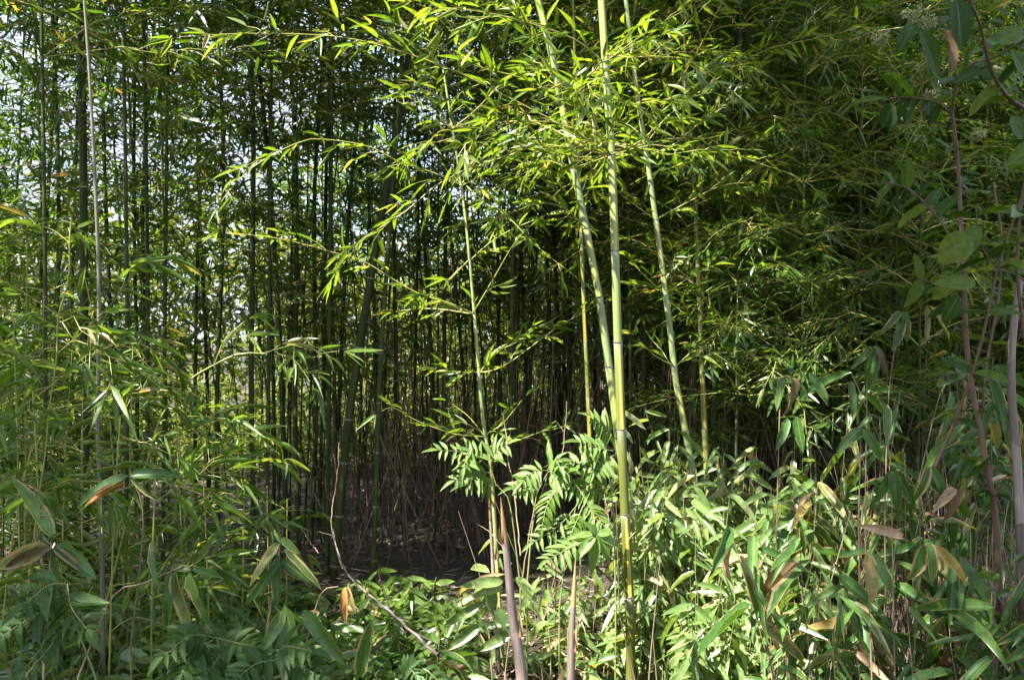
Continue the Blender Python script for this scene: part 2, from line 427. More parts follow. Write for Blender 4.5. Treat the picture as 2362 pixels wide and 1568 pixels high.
# ------------------------------------------------------------------ leaf shapes shared by single leaves
def leaf_shape(name, mat, prof, droop, fold, wave, seed, twist=0.0):
    """one leaf along +Y, 1 long and 1 wide at its widest, face towards +Z"""
    r = np.random.default_rng(seed)
    ts = np.array([p_[0] for p_ in prof]); ws = np.array([p_[1] for p_ in prof])
    rows = []
    V = []
    for t, ww in zip(ts, ws):
        z = -droop * t * t
        tw = twist * t
        if ww == 0:
            rows.append([len(V)]); V.append((0, t, z))
        else:
            rows.append([len(V), len(V) + 1, len(V) + 2])
            for sgn in (-1, 0, 1):
                x = sgn * ww * 0.5
                zz = z + (fold * ww * 0.12 if sgn else 0) + (r.normal() * wave * 0.02 if sgn else 0)
                V.append((x * math.cos(tw), t, zz + x * math.sin(tw) * 0.2))
    V = np.array(V)
    F3 = []; F4 = []
    for a, b_ in zip(rows[:-1], rows[1:]):
        if len(a) == 1 and len(b_) == 3:
            F3 += [(a[0], b_[1], b_[0]), (a[0], b_[2], b_[1])]
        elif len(a) == 3 and len(b_) == 3:
            F4 += [(a[0], a[1], b_[1], b_[0]), (a[1], a[2], b_[2], b_[1])]
        else:
            F3 += [(a[0], a[1], b_[0]), (a[1], a[2], b_[0])]
    uvs = np.zeros((len(V), 2))
    for rr, t in zip(rows, ts):
        for j, i in enumerate(rr):
            uvs[i] = (0.5 if len(rr) == 1 else j * 0.5, t)
    F3 = np.array(F3).reshape(-1, 3); F4 = np.array(F4).reshape(-1, 4)
    return mesh_from(name, V, F3, F4, uvs[F3.ravel()], uvs[F4.ravel()], [mat])

PR_BAM = [(0, 0.0), (0.05, 0.42), (0.18, 0.9), (0.36, 1.0), (0.6, 0.78), (0.82, 0.42), (1, 0)]
PR_SASA = [(0, 0.0), (0.05, 0.5), (0.18, 0.92), (0.4, 1.0), (0.62, 0.9), (0.8, 0.62), (0.92, 0.28), (1, 0)]
PR_LEAFLET = [(0, 0.0), (0.08, 0.45), (0.25, 0.92), (0.45, 1.0), (0.68, 0.72), (0.86, 0.34), (1, 0)]
PR_OVAL = [(0, 0.0), (0.06, 0.5), (0.2, 0.88), (0.45, 1.0), (0.7, 0.82), (0.88, 0.46), (1, 0)]
LB = [leaf_shape("bamboo_leaf", M_BAM, PR_BAM, d_, 0.8, 0.3, i) for i, d_ in enumerate((0.0, 0.05, 0.1, 0.16, 0.24, 0.02))]
LY = [leaf_shape("young_leaf", M_YOUNG, PR_BAM, d_, 0.8, 0.5, 10 + i) for i, d_ in enumerate((0.0, 0.08, 0.16, 0.26, 0.36, 0.04))]
LS = [leaf_shape("broad_leaf", M_SASA, PR_SASA, d_, 0.8, 1.0, 20 + i, tw) for i, (d_, tw) in enumerate(((0.05, 0.3), (0.12, -0.3), (0.2, 0.4), (0.3, -0.5), (0.4, 0.2), (0.1, 0)))]
LSS = [leaf_shape("small_leaf", M_SASAS, PR_SASA, d_, 0.9, 0.8, 40 + i, tw) for i, (d_, tw) in enumerate(((0.04, 0.3), (0.10, -0.4), (0.18, 0.4), (0.28, -0.3), (0.36, 0.2), (0.12, 0.6)))]
LP = [leaf_shape("leaflet", M_PINN, PR_LEAFLET, d_, 0.9, 0.6, 60 + i) for i, d_ in enumerate((0.05, 0.12, 0.2, 0.28))]
LPD = [leaf_shape("shade_leaflet", M_PINND, PR_LEAFLET, d_, 0.9, 0.6, 63 + i) for i, d_ in enumerate((0.05, 0.12, 0.2, 0.28))]
LPY = [leaf_shape("young_leaflet", M_PINNY, PR_LEAFLET, d_, 1.1, 0.6, 65 + i) for i, d_ in enumerate((0.05, 0.12, 0.2, 0.28))]
LO = [leaf_shape("oval_leaf", M_OVAL, PR_OVAL, d_, 0.8, 1.2, 70 + i) for i, d_ in enumerate((0.03, 0.1, 0.18, 0.28))]
LD = [leaf_shape("dead_leaf", M_DEAD, PR_SASA, d_, 1.6, 2.0, 80 + i, 0.8) for i, d_ in enumerate((0.1, 0.3, 0.5))]
LR = [leaf_shape("rusty_leaf", M_RUST, PR_SASA, d_, 1.2, 1.0, 90 + i, 0.4) for i, d_ in enumerate((0.05, 0.15))]

def put_leaf(parent, pool, base, d, nn, L_, W_, name="leaf", origin=None, rng=None):
    """one leaf object; base is in world space, origin the thing's place"""
    d = nrm(d); nn = np.asarray(nn, float)
    nn = nn - nn.dot(d) * d
    if np.linalg.norm(nn) < 1e-4:
        nn = np.array([0, -1.0, 0.3]); nn = nn - nn.dot(d) * d
    nn = nrm(nn); s = np.cross(d, nn)
    o = bpy.data.objects.new(name, pool[int((rng or RNG).integers(len(pool)))])
    COL.objects.link(o)
    o.parent = parent
    b_ = np.asarray(base) - (origin if origin is not None else 0)
    o.matrix_basis = Matrix(((s[0] * W_, d[0] * L_, nn[0] * L_, b_[0]), (s[1] * W_, d[1] * L_, nn[1] * L_, b_[1]),
                             (s[2] * W_, d[2] * L_, nn[2] * L_, b_[2]), (0, 0, 0, 1)))
    return o

# ------------------------------------------------------------------ bamboo branches
def branch_along(rng, P, twig_gap=0.075, twig_len=(0.06, 0.22), leaf=(0.075, 0.125), wr=0.17, per=(2, 5), start=0.15, flat=0.6):
    """side twigs and fans of leaves along a branch; returns twig lines and leaf placings"""
    P = np.asarray(P, float)
    seg = np.linalg.norm(np.diff(P, axis=0), axis=1); d = np.concatenate([[0], np.cumsum(seg)]); tot = d[-1]
    tw = []; LVS = []
    s = tot * start; side = 1 if rng.random() < 0.5 else -1
    def at(q):
        i = min(int(np.searchsorted(d, q, side='right') - 1), len(P) - 2); i = max(i, 0)
        u = (q - d[i]) / max(seg[i], 1e-9)
        return P[i] * (1 - u) + P[i + 1] * u, nrm(P[i + 1] - P[i])
    spots = []
    while s < tot * 0.97:
        spots.append((s, False)); s += twig_gap * rng.uniform(0.6, 1.4)
    spots.append((tot - 1e-6, True))
    for s, last in spots:
        b_, T = at(s)
        sd_ = nrm(np.cross(T, UP) + 1e-6) * side
        up_ = nrm(np.cross(np.cross(T, UP), T) + 1e-6)
        side = -side
        ang = rng.uniform(25, 60) * math.pi / 180
        lat = nrm(sd_ * flat + up_ * rng.normal(0.15, 0.55) + rng.normal(0, 0.15, 3))
        td = nrm(T * math.cos(ang) + lat * math.sin(ang)) if not last else T
        ll = rng.uniform(*twig_len) * (1 - 0.5 * s / tot) if not last else 0.03
        e = b_ + td * ll + np.array([0, 0, -0.1 * ll])
        m_ = b_ + td * ll * 0.5 + np.array([0, 0, 0.03 * ll])
        if not last:
            tw.append(np.array([b_, m_, e]))
        k = int(rng.integers(per[0], per[1] + 1))
        sn = nrm(up_ + rng.normal(0, 0.45, 3))
        for j in range(k):
            f = (j + 1) / k
            pos = b_ * (1 - f) + e * f if not last else e
            a = (0 if j == k - 1 else rng.uniform(28, 65) * (1 if j % 2 else -1)) * math.pi / 180
            lv = nrm(np.cross(td, sn) + 1e-6)
            ld = nrm(td * math.cos(a) + lv * math.sin(a) + rng.normal(0, 0.16, 3) + np.array([0, 0, -0.22]))
            Lf = rng.uniform(*leaf)
            LVS.append((pos, ld, sn + rng.normal(0, 0.3, 3), Lf, Lf * wr * rng.uniform(0.85, 1.2), rng.uniform(0, 0.25)))
    return tw, LVS

def bare_branch(rng, base, d, length, n=7, sag=0.25, lift=0.0):
    t = np.linspace(0, 1, n)[:, None]
    P = base + nrm(d) * length * t - UP * (sag * length) * t ** 2 + UP * lift * length * t
    P[1:] += rng.normal(0, 0.012, (n - 1, 3))
    return P

# --- shapes of the thicket behind, shared by many plants
def crown_mesh(seed, h, z0, blen, per_node, gap, leaf):
    r = np.random.default_rng(seed); mb = MB()
    z = z0
    Bs = []
    while z < h:
        f = (z - z0) / (h - z0)
        for k in range(per_node):
            if r.random() < 0.15:
                continue
            az = r.uniform(0, 2 * math.pi)
            ln = blen * (0.55 + 0.6 * math.sin(math.pi * min(1, f * 0.85 + 0.12))) * r.uniform(0.6, 1.2)
            el = r.uniform(0.25, 0.95)
            P = bare_branch(r, np.array([0, 0, z]), (math.cos(az), math.sin(az), el), ln, 6, sag=r.uniform(0.2, 0.5))
            tw, lv = branch_along(r, P, twig_gap=gap, leaf=leaf, twig_len=(0.06, 0.26), per=(3, 6))
            mb.tube(P, np.linspace(0.0035, 0.0012, len(P)), 3, 1)
            for t_ in tw:
                mb.tube(t_[[0, 2]], 0.001, 3, 1)
            Bs += lv
        z += r.uniform(0.2, 0.34)
    B = np.array([b[0] for b in Bs]); D = np.array([b[1] for b in Bs]); NN = np.array([b[2] for b in Bs])
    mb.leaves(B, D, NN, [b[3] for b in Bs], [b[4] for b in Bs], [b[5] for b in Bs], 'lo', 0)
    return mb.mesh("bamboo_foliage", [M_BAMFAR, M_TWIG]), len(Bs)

def plain_culm(seed, h, r0):
    r = np.random.default_rng(seed); mb = MB()
    zs = [0.0]; vv = [0.0]; k = 0
    z = 0.0; P = []; R = []; V = []
    while z < h:
        L_ = 0.16 + 0.17 * min(1, z / 1.2)
        rr = r0 * (1 - 0.8 * (z / h) ** 1.6)
        P += [z, z + 0.012, z + L_ - 0.02, z + L_ - 0.006]; R += [rr * 1.13, rr * 0.985, rr * 0.97, rr * 1.0]
        V += [k + 0.0, k + 0.04, k + 0.93, k + 0.99]
        z += L_; k += 1
    P = np.array(P)
    bend = r.normal(0, 0.010, 2); w1 = r.normal(0, 0.012, 2)
    X = bend[0] * P ** 2 * 0.5 + w1[0] * np.sin(P * 1.7); Y = bend[1] * P ** 2 * 0.5 + w1[1] * np.sin(P * 1.5 + 1)
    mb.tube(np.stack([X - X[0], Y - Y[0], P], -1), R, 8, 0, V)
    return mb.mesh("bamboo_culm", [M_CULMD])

CROWNS = []; nleaf = 0
for i in range(10):
    me, k = crown_mesh(100 + i, 6.6 + 0.25 * (i % 4), 0.55 + 0.2 * (i % 3), 0.82, 3, 0.07, (0.075, 0.13))
    CROWNS.append(me); nleaf += k
CROWNS_HIGH = []
for i in range(4):
    me, k = crown_mesh(140 + i, 7.2, 1.3 + 0.25 * i, 0.88, 3, 0.07, (0.075, 0.13))
    CROWNS_HIGH.append(me); nleaf += k
CULMS = [plain_culm(200 + i, 7.4, rr) for i, rr in enumerate((0.010, 0.012, 0.014, 0.016, 0.018, 0.020))]
print("leaves in shared crowns", nleaf)

# ------------------------------------------------------------------ thicket behind
THICK = []
def thicket_plant(x, y, rz, sc, crown, culm, label, group, lean=(0, 0)):
    t = thing("bamboo", label, "bamboo", (x, y, float(gz(x, y)) - 0.02), group)
    t.rotation_euler = (lean[0], lean[1], rz)
    t.scale = (sc, sc, sc)
    link("culm", culm, t)
    if crown is not None:
        f = link("foliage", crown, t); f['kind'] = 'stuff'
    THICK.append((x, y))
    return t

def free(x, y, dmin):
    return all((x - a) ** 2 + (y - b_) ** 2 > dmin * dmin for a, b_ in THICK)

ORD = ["first", "second", "third", "fourth", "fifth", "sixth", "seventh", "eighth", "ninth", "tenth", "eleventh", "twelfth", "thirteenth", "fourteenth", "fifteenth"]
EDGE = {}
def edge_label(x):
    k = "a" if x < 800 else ("b" if x < 1400 else "c")
    i = EDGE.get(k, 0); EDGE[k] = i + 1
    return {"a": "%s slim dark culm from the left, standing before the stout slanting culm", "b": "%s slim dark culm counting right from the stout slanting culm",
            "c": "%s shaded culm from the left, low behind the slim striped culm"}[k] % ORD[i]
# culms seen one by one between the leaves: x in the view, distance, girth, crown high or low
for x, d, cu, hi in ((140, 6.2, 3, 0), (175, 6.6, 2, 0), (262, 5.9, 3, 0), (338, 7.4, 2, 0), (452, 6.6, 3, 1), (480, 7.2, 3, 1), (505, 6.1, 4, 1), (588, 5.6, 4, 1),
                    (628, 6.6, 3, 1), (662, 6.0, 5, 1), (690, 6.2, 4, 1), (716, 6.4, 4, 1), (735, 7.1, 4, 1), (768, 6.9, 3, 1), (905, 7.0, 3, 1), (960, 7.6, 3, 1), (1008, 7.2, 2, 1),
                    (1215, 7.4, 3, 1), (1275, 6.8, 3, 1), (1345, 6.4, 4, 1), (1590, 6.0, 4, 0), (1640, 5.8, 5, 0), (1662, 6.0, 4, 0), (1700, 6.3, 3, 0)):
    p_ = Q(x, 784, d)
    thicket_plant(p_[0], d, random.uniform(0, 6.28), random.uniform(0.95, 1.08), random.choice(CROWNS_HIGH if hi else CROWNS), CULMS[cu],
                  edge_label(x), "slim culms along the edge of the grove",
                  (random.gauss(0, 0.015), random.gauss(0, 0.015)))
cnt = 0; tries = 0
while cnt < 235 and tries < 20000:
    tries += 1
    y = random.uniform(5.6, 13.5)
    hw = y * 0.60 + 1.3
    x = random.uniform(-hw, hw)
    u = x / y            # -0.6 left .. 0.6 right
    deep = 7.9 if u < -0.28 else 8.1 if u < -0.2 else (9.0 if u < 0.05 else (11.0 if u < 0.2 else 13.5))
    if y > deep:
        continue
    if -0.26 < u < 0.10 and y < 6.6:
        continue
    dens = 0.33 if u < -0.28 else 0.6 if u < -0.05 else 1.0
    if random.random() > dens or not free(x, y, 0.28):
        continue
    inner = -0.16 < u < 0.18 or (u < 0 and random.random() < 0.42)
    cr_ = random.choice(CROWNS_HIGH) if (inner and y < 9.5) else random.choice(CROWNS)
    thicket_plant(x, y, random.uniform(0, 6.28), random.uniform(0.82, 1.15), cr_, random.choice(CULMS),
                  "thin dark bamboo crowded deep inside the leafy grove", "bamboos crowded inside the grove",
                  (random.gauss(0, 0.04), random.gauss(0, 0.04)))
    cnt += 1

CROWNS_LOW = []
for i in range(4):
    me, k = crown_mesh(160 + i, 1.5 + 0.3 * i, 0.12, 0.5, 4, 0.075, (0.09, 0.15))
    CROWNS_LOW.append(me)
SHORT = [plain_culm(220 + i, 1.6 + 0.2 * i, 0.006) for i in range(3)]
rL = np.random.default_rng(17); k_ = 0
while k_ < 26:
    d = rL.uniform(4.7, 9.8); px = rL.uniform(-160, 760)
    if px > 200 and d < 9.0:
        continue
    x = (px - 1180.5) / FPX * d
    if any((x - a) ** 2 + (d - b_) ** 2 < 0.03 for a, b_ in THICK):
        continue
    k_ += 1
    t = thing("bamboo", "low bushy bamboo filling the shade under the left of the grove", "bamboo", (x, d, float(gz(x, d)) - 0.02), "low bushy bamboos under the left of the grove")
    t.rotation_euler = (0, 0, rL.uniform(0, 6.28)); q = rL.uniform(0.6, 1.0); t.scale = (q, q, q)
    link("culm", SHORT[k_ % 3], t); f = link("foliage", CROWNS_LOW[k_ % 4], t); f['kind'] = 'stuff'

# ------------------------------------------------------------------ far growth beyond the grove
def far_growth(name, seed, x0, x1, y0, y1, h0, h1, nleaf, leaf=(0.14, 0.3)):
    r = np.random.default_rng(seed); mb = MB()
    X = r.uniform(x0, x1, nleaf); Y = r.uniform(y0, y1, nleaf)
    top = h0 + (h1 - h0) * (0.5 + 0.5 * np.sin(X * 0.9 + seed) * np.cos(X * 0.37 + 1.3 * seed)) + r.normal(0, 0.25, nleaf)
    Z = top * r.random(nleaf) ** 0.7
    B = np.stack([X, Y, Z], -1)
    D = r.normal(0, 1, (nleaf, 3)); D[:, 2] = D[:, 2] * 0.6 - 0.15
    NN = np.array([0, 0, 1.0]) + r.normal(0, 0.5, (nleaf, 3))
    Lf = r.uniform(*leaf, nleaf)
    mb.leaves(B, D, NN, Lf, Lf * 0.3, 0.15, 'far', 0)
    for i in range(60):
        x = r.uniform(x0, x1); y = r.uniform(y0, y1)
        mb.tube([(x, y, -0.05), (x + r.normal(0, 0.15), y, h0 * 0.8)], [0.02, 0.01], 4, 1)
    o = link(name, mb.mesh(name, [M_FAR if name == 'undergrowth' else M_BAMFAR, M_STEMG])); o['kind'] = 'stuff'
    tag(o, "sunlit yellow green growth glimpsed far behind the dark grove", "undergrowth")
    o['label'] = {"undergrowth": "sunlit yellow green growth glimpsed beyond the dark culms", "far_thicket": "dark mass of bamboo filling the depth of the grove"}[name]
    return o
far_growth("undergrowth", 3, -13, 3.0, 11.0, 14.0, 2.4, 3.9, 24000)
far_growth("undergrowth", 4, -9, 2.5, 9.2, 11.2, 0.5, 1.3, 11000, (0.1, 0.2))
far_growth("far_thicket", 5, -4.5, 15, 14.5, 18, 3.5, 6.2, 38000)

# ------------------------------------------------------------------ litter and dry stalks on the grove floor
mb = MB(); r = np.random.default_rng(7); k = 26000
Y = 2.0 + 8.5 * r.random(k) ** 1.2; X = r.uniform(-0.7, 0.7, k) * (Y + 1)
B = np.stack([X, Y, gz(X, Y) + r.uniform(0.003, 0.035, k)], -1)
a = r.uniform(0, 6.28, k); D = np.stack([np.cos(a), np.sin(a), r.normal(0, 0.18, k)], -1)
NN = np.array([0, 0, 1.0]) + r.normal(0, 0.35, (k, 3))
Lf = r.uniform(0.04, 0.14, k)
mb.leaves(B, D, NN, Lf, Lf * r.uniform(0.07, 0.17, k), r.uniform(-0.15, 0.25, k), 'lo', 0)
for i in range(260):
    y = r.uniform(2.4, 9.5); x = r.uniform(-0.6, 0.6) * (y + 1); a_ = r.uniform(0, 3.14); l_ = r.uniform(0.1, 0.5)
    z = gz(x, y) + 0.02
    mb.tube([(x, y, z), (x + l_ * math.cos(a_), y + l_ * math.sin(a_), z + r.uniform(0, 0.06))], [0.004, 0.002], 4, 1)
o = link("leaf_litter", mb.mesh("leaf_litter", [M_LITTER, M_DRYD])); o['kind'] = 'stuff'
tag(o, "brown fallen bamboo leaves and twigs covering the grove floor", "leaf litter")

mb = MB(); r = np.random.default_rng(8)
for i in range(820):
    px = r.uniform(760, 1780) if i < 680 else r.uniform(1750, 2200); d = r.uniform(5.6, 8.8)
    b_ = Q(px, 784, d); b_[2] = gz(b_[0], b_[1])
    h_ = r.uniform(0.4, 2.3); e = b_ + np.array([r.normal(0, 0.24), r.normal(0, 0.2), 1.0]) * h_
    m_ = (b_ + e) / 2 + r.normal(0, 0.03, 3)
    mb.tube([b_, m_, e], [0.0045, 0.0035, 0.001], 4, 0)
    for j in range(int(r.integers(1, 5))):
        f = r.uniform(0.3, 1); q = b_ * (1 - f) + e * f
        mb.tube([q, q + r.normal(0, 1, 3) * np.array([0.2, 0.2, 0.14])], [0.0018, 0.0007], 3, 0)
o = link("dry_stalks", mb.mesh("dry_stalks", [M_DRYD])); o['kind'] = 'stuff'
tag(o, "tangle of thin dead brown stalks under the shaded bamboo", "dry stalks")

mb = MB(); r = np.random.default_rng(18)
for i in range(75):
    px = r.uniform(520, 1480); d = r.uniform(6.2, 9.6)
    b_ = Q(px, 784, d); b_[2] = gz(b_[0], b_[1]) - 0.02
    h_ = r.uniform(2.4, 4.6); e = b_ + np.array([r.normal(0, 0.10), r.normal(0, 0.08), 1.0]) * h_; q = r.uniform(0.004, 0.010)
    mb.tube([b_, b_ * 0.6 + e * 0.4 + r.normal(0, 0.03, 3), e], [q, q * 0.85, q * 0.4], 6, 0, [0, 7, 14])
o = link("thin_canes", mb.mesh("thin_canes", [M_CULMD])); o['kind'] = 'stuff'
tag(o, "crowd of very thin dark canes between the culms of the grove", "thin canes")

# ------------------------------------------------------------------ tall culms in front
RING = None
def ring_mesh():
    global RING
    if RING is None:
        mb = MB()
        mb.tube([(0, 0, -0.42), (0, 0, -0.30), (0, 0, -0.06)], [1.005, 1.035, 1.03], 14, 1)
        mb.tube([(0, 0, -0.07), (0, 0, -0.02), (0, 0, 0.06), (0, 0, 0.16)], [1.06, 1.19, 1.21, 1.04], 14, 0)
        RING = mb.mesh("node_ring", [M_NODE, M_NODEP])
    return RING

def tall_culm(name, label, pts, dtop, dbot, wtop, wbot, mat, node_y=None, gap=0.36, top_h=None, group=None, rings=True, seg=14, base=True, top_lean=None):
    """pts: spots in the view from top to bottom; wtop, wbot: girth in view pixels"""
    ys = [p_[1] for p_ in pts]; y0, y1 = ys[0], ys[-1]
    def dep(y):
        return dtop + (dbot - dtop) * (y - y0) / (y1 - y0)
    W = [Q(x, y, dep(y)) for x, y in pts]
    rt = wtop / FPX * dtop / 2; rb = wbot / FPX * dbot / 2
    W = np.array(W)[::-1]            # bottom to top
    dwn = nrm(W[0] - W[1])
    if base and W[0][2] > 0:
        t_ = (W[0][2] + 0.05) / max(-dwn[2], 0.3)
        W = np.concatenate([[W[0] + dwn * t_], W])
    if top_h is not None and W[-1][2] < top_h:
        u_ = nrm(W[-1] - W[-2]) if top_lean is None else nrm(np.array(top_lean, float))
        k_ = int(max(2, (top_h - W[-1][2]) / 0.8))
        ext = [W[-1] + u_ * (top_h - W[-1][2]) / u_[2] * (i + 1) / k_ for i in range(k_)]
        W = np.concatenate([W, ext])
    n_ = 400
    C = spline(W, n_)
    s = np.concatenate([[0], np.cumsum(np.linalg.norm(np.diff(C, axis=0), axis=1))])
    zt, zb = Q(0, y0, dtop)[2], Q(0, y1, dbot)[2]
    def rad(z):
        f = (z - zb) / (zt - zb)
        return max(0.003, rb + (rt - rb) * f)
    nodes = []
    if node_y:
        zs = sorted(Q(0, y, dep(y))[2] for y in node_y)
        nodes = [float(np.interp(z, C[:, 2], s)) for z in zs]
        q = nodes[0] - gap * 0.9
        while q > 0.03:
            nodes.insert(0, q); q -= gap * 0.85
        q = nodes[-1] + gap
        while q < s[-1]:
            nodes.append(q); q += gap
    else:
        q = 0.1
        while q < s[-1]:
            nodes.append(q); q += gap * (0.75 if len(nodes) < 2 else 1.0) * RNG.uniform(0.93, 1.07)
    org = C[0].copy()
    t = thing(name, label, "bamboo", org, group)
    ss = [0.0]; vv = [0.0]; bump = [1.0]
    ed = [0.0] + nodes + [s[-1]]
    for k_ in range(len(ed) - 1):
        a_, b_ = ed[k_], ed[k_ + 1]; l_ = b_ - a_
        if l_ < 0.02:
            continue
        m_ = max(2, int(l_ / 0.09))
        for q, bp in [(a_ + min(0.012, l_ * .1), 0.985)] + [(a_ + l_ * (i + 1) / (m_ + 1), 0.97) for i in range(m_)] + [(b_ - min(0.012, l_ * .1), 0.99), (b_, 1.05)]:
            ss.append(q); vv.append(k_ + (q - a_) / l_ * 0.995); bump.append(bp)
    ss = np.array(ss); P = np.stack([np.interp(ss, s, C[:, i]) for i in range(3)], -1)
    R = np.array([rad(z) for z in P[:, 2]]) * np.array(bump)
    mb = MB(); mb.tube(P - org, R, seg, 0, vv)
    link("culm", mb.mesh("culm", [mat]), t)
    npos = []
    for q in nodes:
        pz = np.array([np.interp(q, s, C[:, i]) for i in range(3)])
        q2 = min(q + 0.02, s[-1]); T = nrm(np.array([np.interp(q2, s, C[:, i]) for i in range(3)]) - pz + np.array([0, 0, 1e-6]))
        npos.append((pz, T, rad(pz[2])))
        if rings and -0.1 < pz[2] < 3.4:
            o = link("node_ring", ring_mesh(), t)
            rr = rad(pz[2])
            rot = Vector(T).to_track_quat('Z', 'Y').to_matrix().to_4x4()
            o.matrix_basis = Matrix.Translation(Vector(pz - org)) @ rot @ Matrix.Diagonal((rr, rr, min(rr * 1.0, 0.02), 1))
    return t, org, npos

def in_view(p_):
    d = p_[1]
    if d < 0.4:
        return False
    return abs(p_[0] / d) < 0.62 and abs((p_[2] - CAM_H) / d) < 0.42

def leafy(t, org, P, rng, budget, stuff, leaf=(0.08, 0.125), twig_gap=0.075, per=(2, 5), wr=0.17, rad=0.0035, start=0.12, flat=0.6, twig_len=(0.06, 0.22), pool=None):
    """a branch of thing t along P, its leaves single where they show"""
    tw, lv = branch_along(rng, P, twig_gap=twig_gap, leaf=leaf, per=per, wr=wr, start=start, flat=flat, twig_len=twig_len)
    mb = MB(); mb.tube(P - org, np.linspace(rad, rad * 0.35, len(P)), 5, 0)
    for q in tw:
        mb.tube(q - org, [0.0014, 0.0012, 0.0009], 4, 0)
    br = link("branch", mb.mesh("branch", [M_TWIG]), t)
    for (b_, D, NN, L_, W_, dr) in lv:
        if budget[0] > 0 and in_view(b_):
            budget[0] -= 1
            put_leaf(br, pool or LB, b_, D, NN, L_, W_, origin=org, rng=rng)
        else:
            stuff.append((b_ - org, D, NN, L_, W_, dr))

def finish(t, stuff, mat=None):
    if not stuff:
        return
    mb = MB()
    mb.leaves([q[0] for q in stuff], [q[1] for q in stuff], [q[2] for q in stuff], [q[3] for q in stuff], [q[4] for q in stuff], [q[5] for q in stuff], 'lo')
    f = link("foliage", mb.mesh("foliage", [mat or M_BAM]), t); f['kind'] = 'stuff'

def vpath(pts, d0, d1, n=16):
    """branch line through view spots, from distance d0 to d1"""
    k = len(pts)
    return spline([Q(x, y, d0 + (d1 - d0) * i / (k - 1)) for i, (x, y) in enumerate(pts)], n)

def shades_gap(q):
    """does growth at q keep the sun from the open gap round the front culms"""
    for d in (3.0, 3.3, 3.6, 3.9, 4.3):
        tt = (d - q[1]) / (-SUN.y)
        p_ = q - np.array(SUN) * tt
        if tt < 0 or not 0.0 < p_[2] < 2.95:
            continue
        x = p_[0] / d * FPX + 1180.5
        if 650 < x < 1930:
            return True
    return False

def crown_on(t, org, npos, rng, budget, stuff, zmin, zmax, ln, az_c=None, prob=1.0, leaf=(0.065, 0.115), k=2):
    for pz, T, rr in npos:
        if pz[2] < zmin or pz[2] > zmax or rng.random() > prob:
            continue
        for j in range(k):
            az = rng.uniform(0, 2 * math.pi) if az_c is None else rng.normal(az_c[j % len(az_c)], 0.5)
            P = bare_branch(rng, pz, (math.cos(az), math.sin(az), rng.uniform(0.1, 1.1)), ln * rng.uniform(0.5, 1.25), 9, sag=rng.uniform(0.1, 0.75))
            if pz[2] > 2.6 and rng.random() < 0.92 and (shades_gap(P[4]) or shades_gap(P[8])):
                continue
            leafy(t, org, P, rng, budget, stuff, leaf=leaf, twig_gap=0.058)

# A: the tall green culm with dark nodes
rA = np.random.default_rng(31)
tA, oA, nA = tall_culm("tall_bamboo", "thickest upright green and olive culm crossing the whole view beside the sunlit patch",
                       [(1386, -10), (1398, 180), (1410, 360), (1418, 580), (1425, 790), (1433, 990), (1441, 1185), (1451, 1375), (1455, 1560)], 3.5, 3.5, 17.5, 23, M_CULMA,
                       [145, 360, 580, 790, 990, 1185, 1375], gap=0.37, top_h=5.4)
bA = [280]; sA = []
for pts, d1 in (([(1391, 347), (1301, 292), (1230, 255), (1117, 197), (1046, 163), (910, 115), (774, 85), (578, 78), (414, 86)], 3.2),
                ([(1395, 360), (1332, 363), (1281, 350), (1199, 309), (1158, 265)], 3.3),
                ([(1400, 360), (1470, 330), (1560, 250), (1640, 160)], 3.3),
                ([(1392, 145), (1330, 95), (1240, 60), (1120, 30), (1010, 20)], 3.1),
                ([(1395, 145), (1470, 90), (1550, 40), (1640, 0)], 3.2)):
    leafy(tA, oA, vpath(pts, 3.5, d1, 22), rA, bA, sA, leaf=(0.07, 0.12), twig_gap=0.06)
crown_on(tA, oA, nA, rA, bA, sA, 2.2, 7.3, 1.3, k=5)
finish(tA, sA)

# B: the leaning culm that passes behind it
rB = np.random.default_rng(32)
tB, oB, nB = tall_culm("tall_bamboo", "pale green culm leaning left at the top and passing behind the thickest culm",
                       [(1238, -8), (1268, 110), (1300, 270), (1325, 400), (1351, 525), (1382, 690), (1404, 845), (1425, 1000), (1450, 1160), (1480, 1277), (1497, 1345), (1515, 1560)], 3.75, 3.8, 15, 21, M_CULM,
                       [62, 222, 388, 527, 686, 845, 1010, 1170, 1325], gap=0.32, top_h=5.0)
bB = [280]; sB = []
for pts, d1 in (([(1290, 222), (1200, 180), (1090, 150), (980, 90), (870, 60)], 3.5), ([(1262, 62), (1170, 40), (1060, 40), (960, 10)], 3.4),
                ([(1322, 388), (1250, 360), (1180, 330), (1080, 330)], 3.5), ([(1352, 527), (1300, 480), (1240, 470), (1160, 500)], 3.6),
                ([(1293, 222), (1360, 170), (1450, 110), (1530, 80)], 3.9)):
    leafy(tB, oB, vpath(pts, 3.74, d1, 18), rB, bB, sB, leaf=(0.07, 0.12), twig_gap=0.065)
crown_on(tB, oB, nB, rB, bB, sB, 2.25, 6.8, 1.25, k=4)
finish(tB, sB)

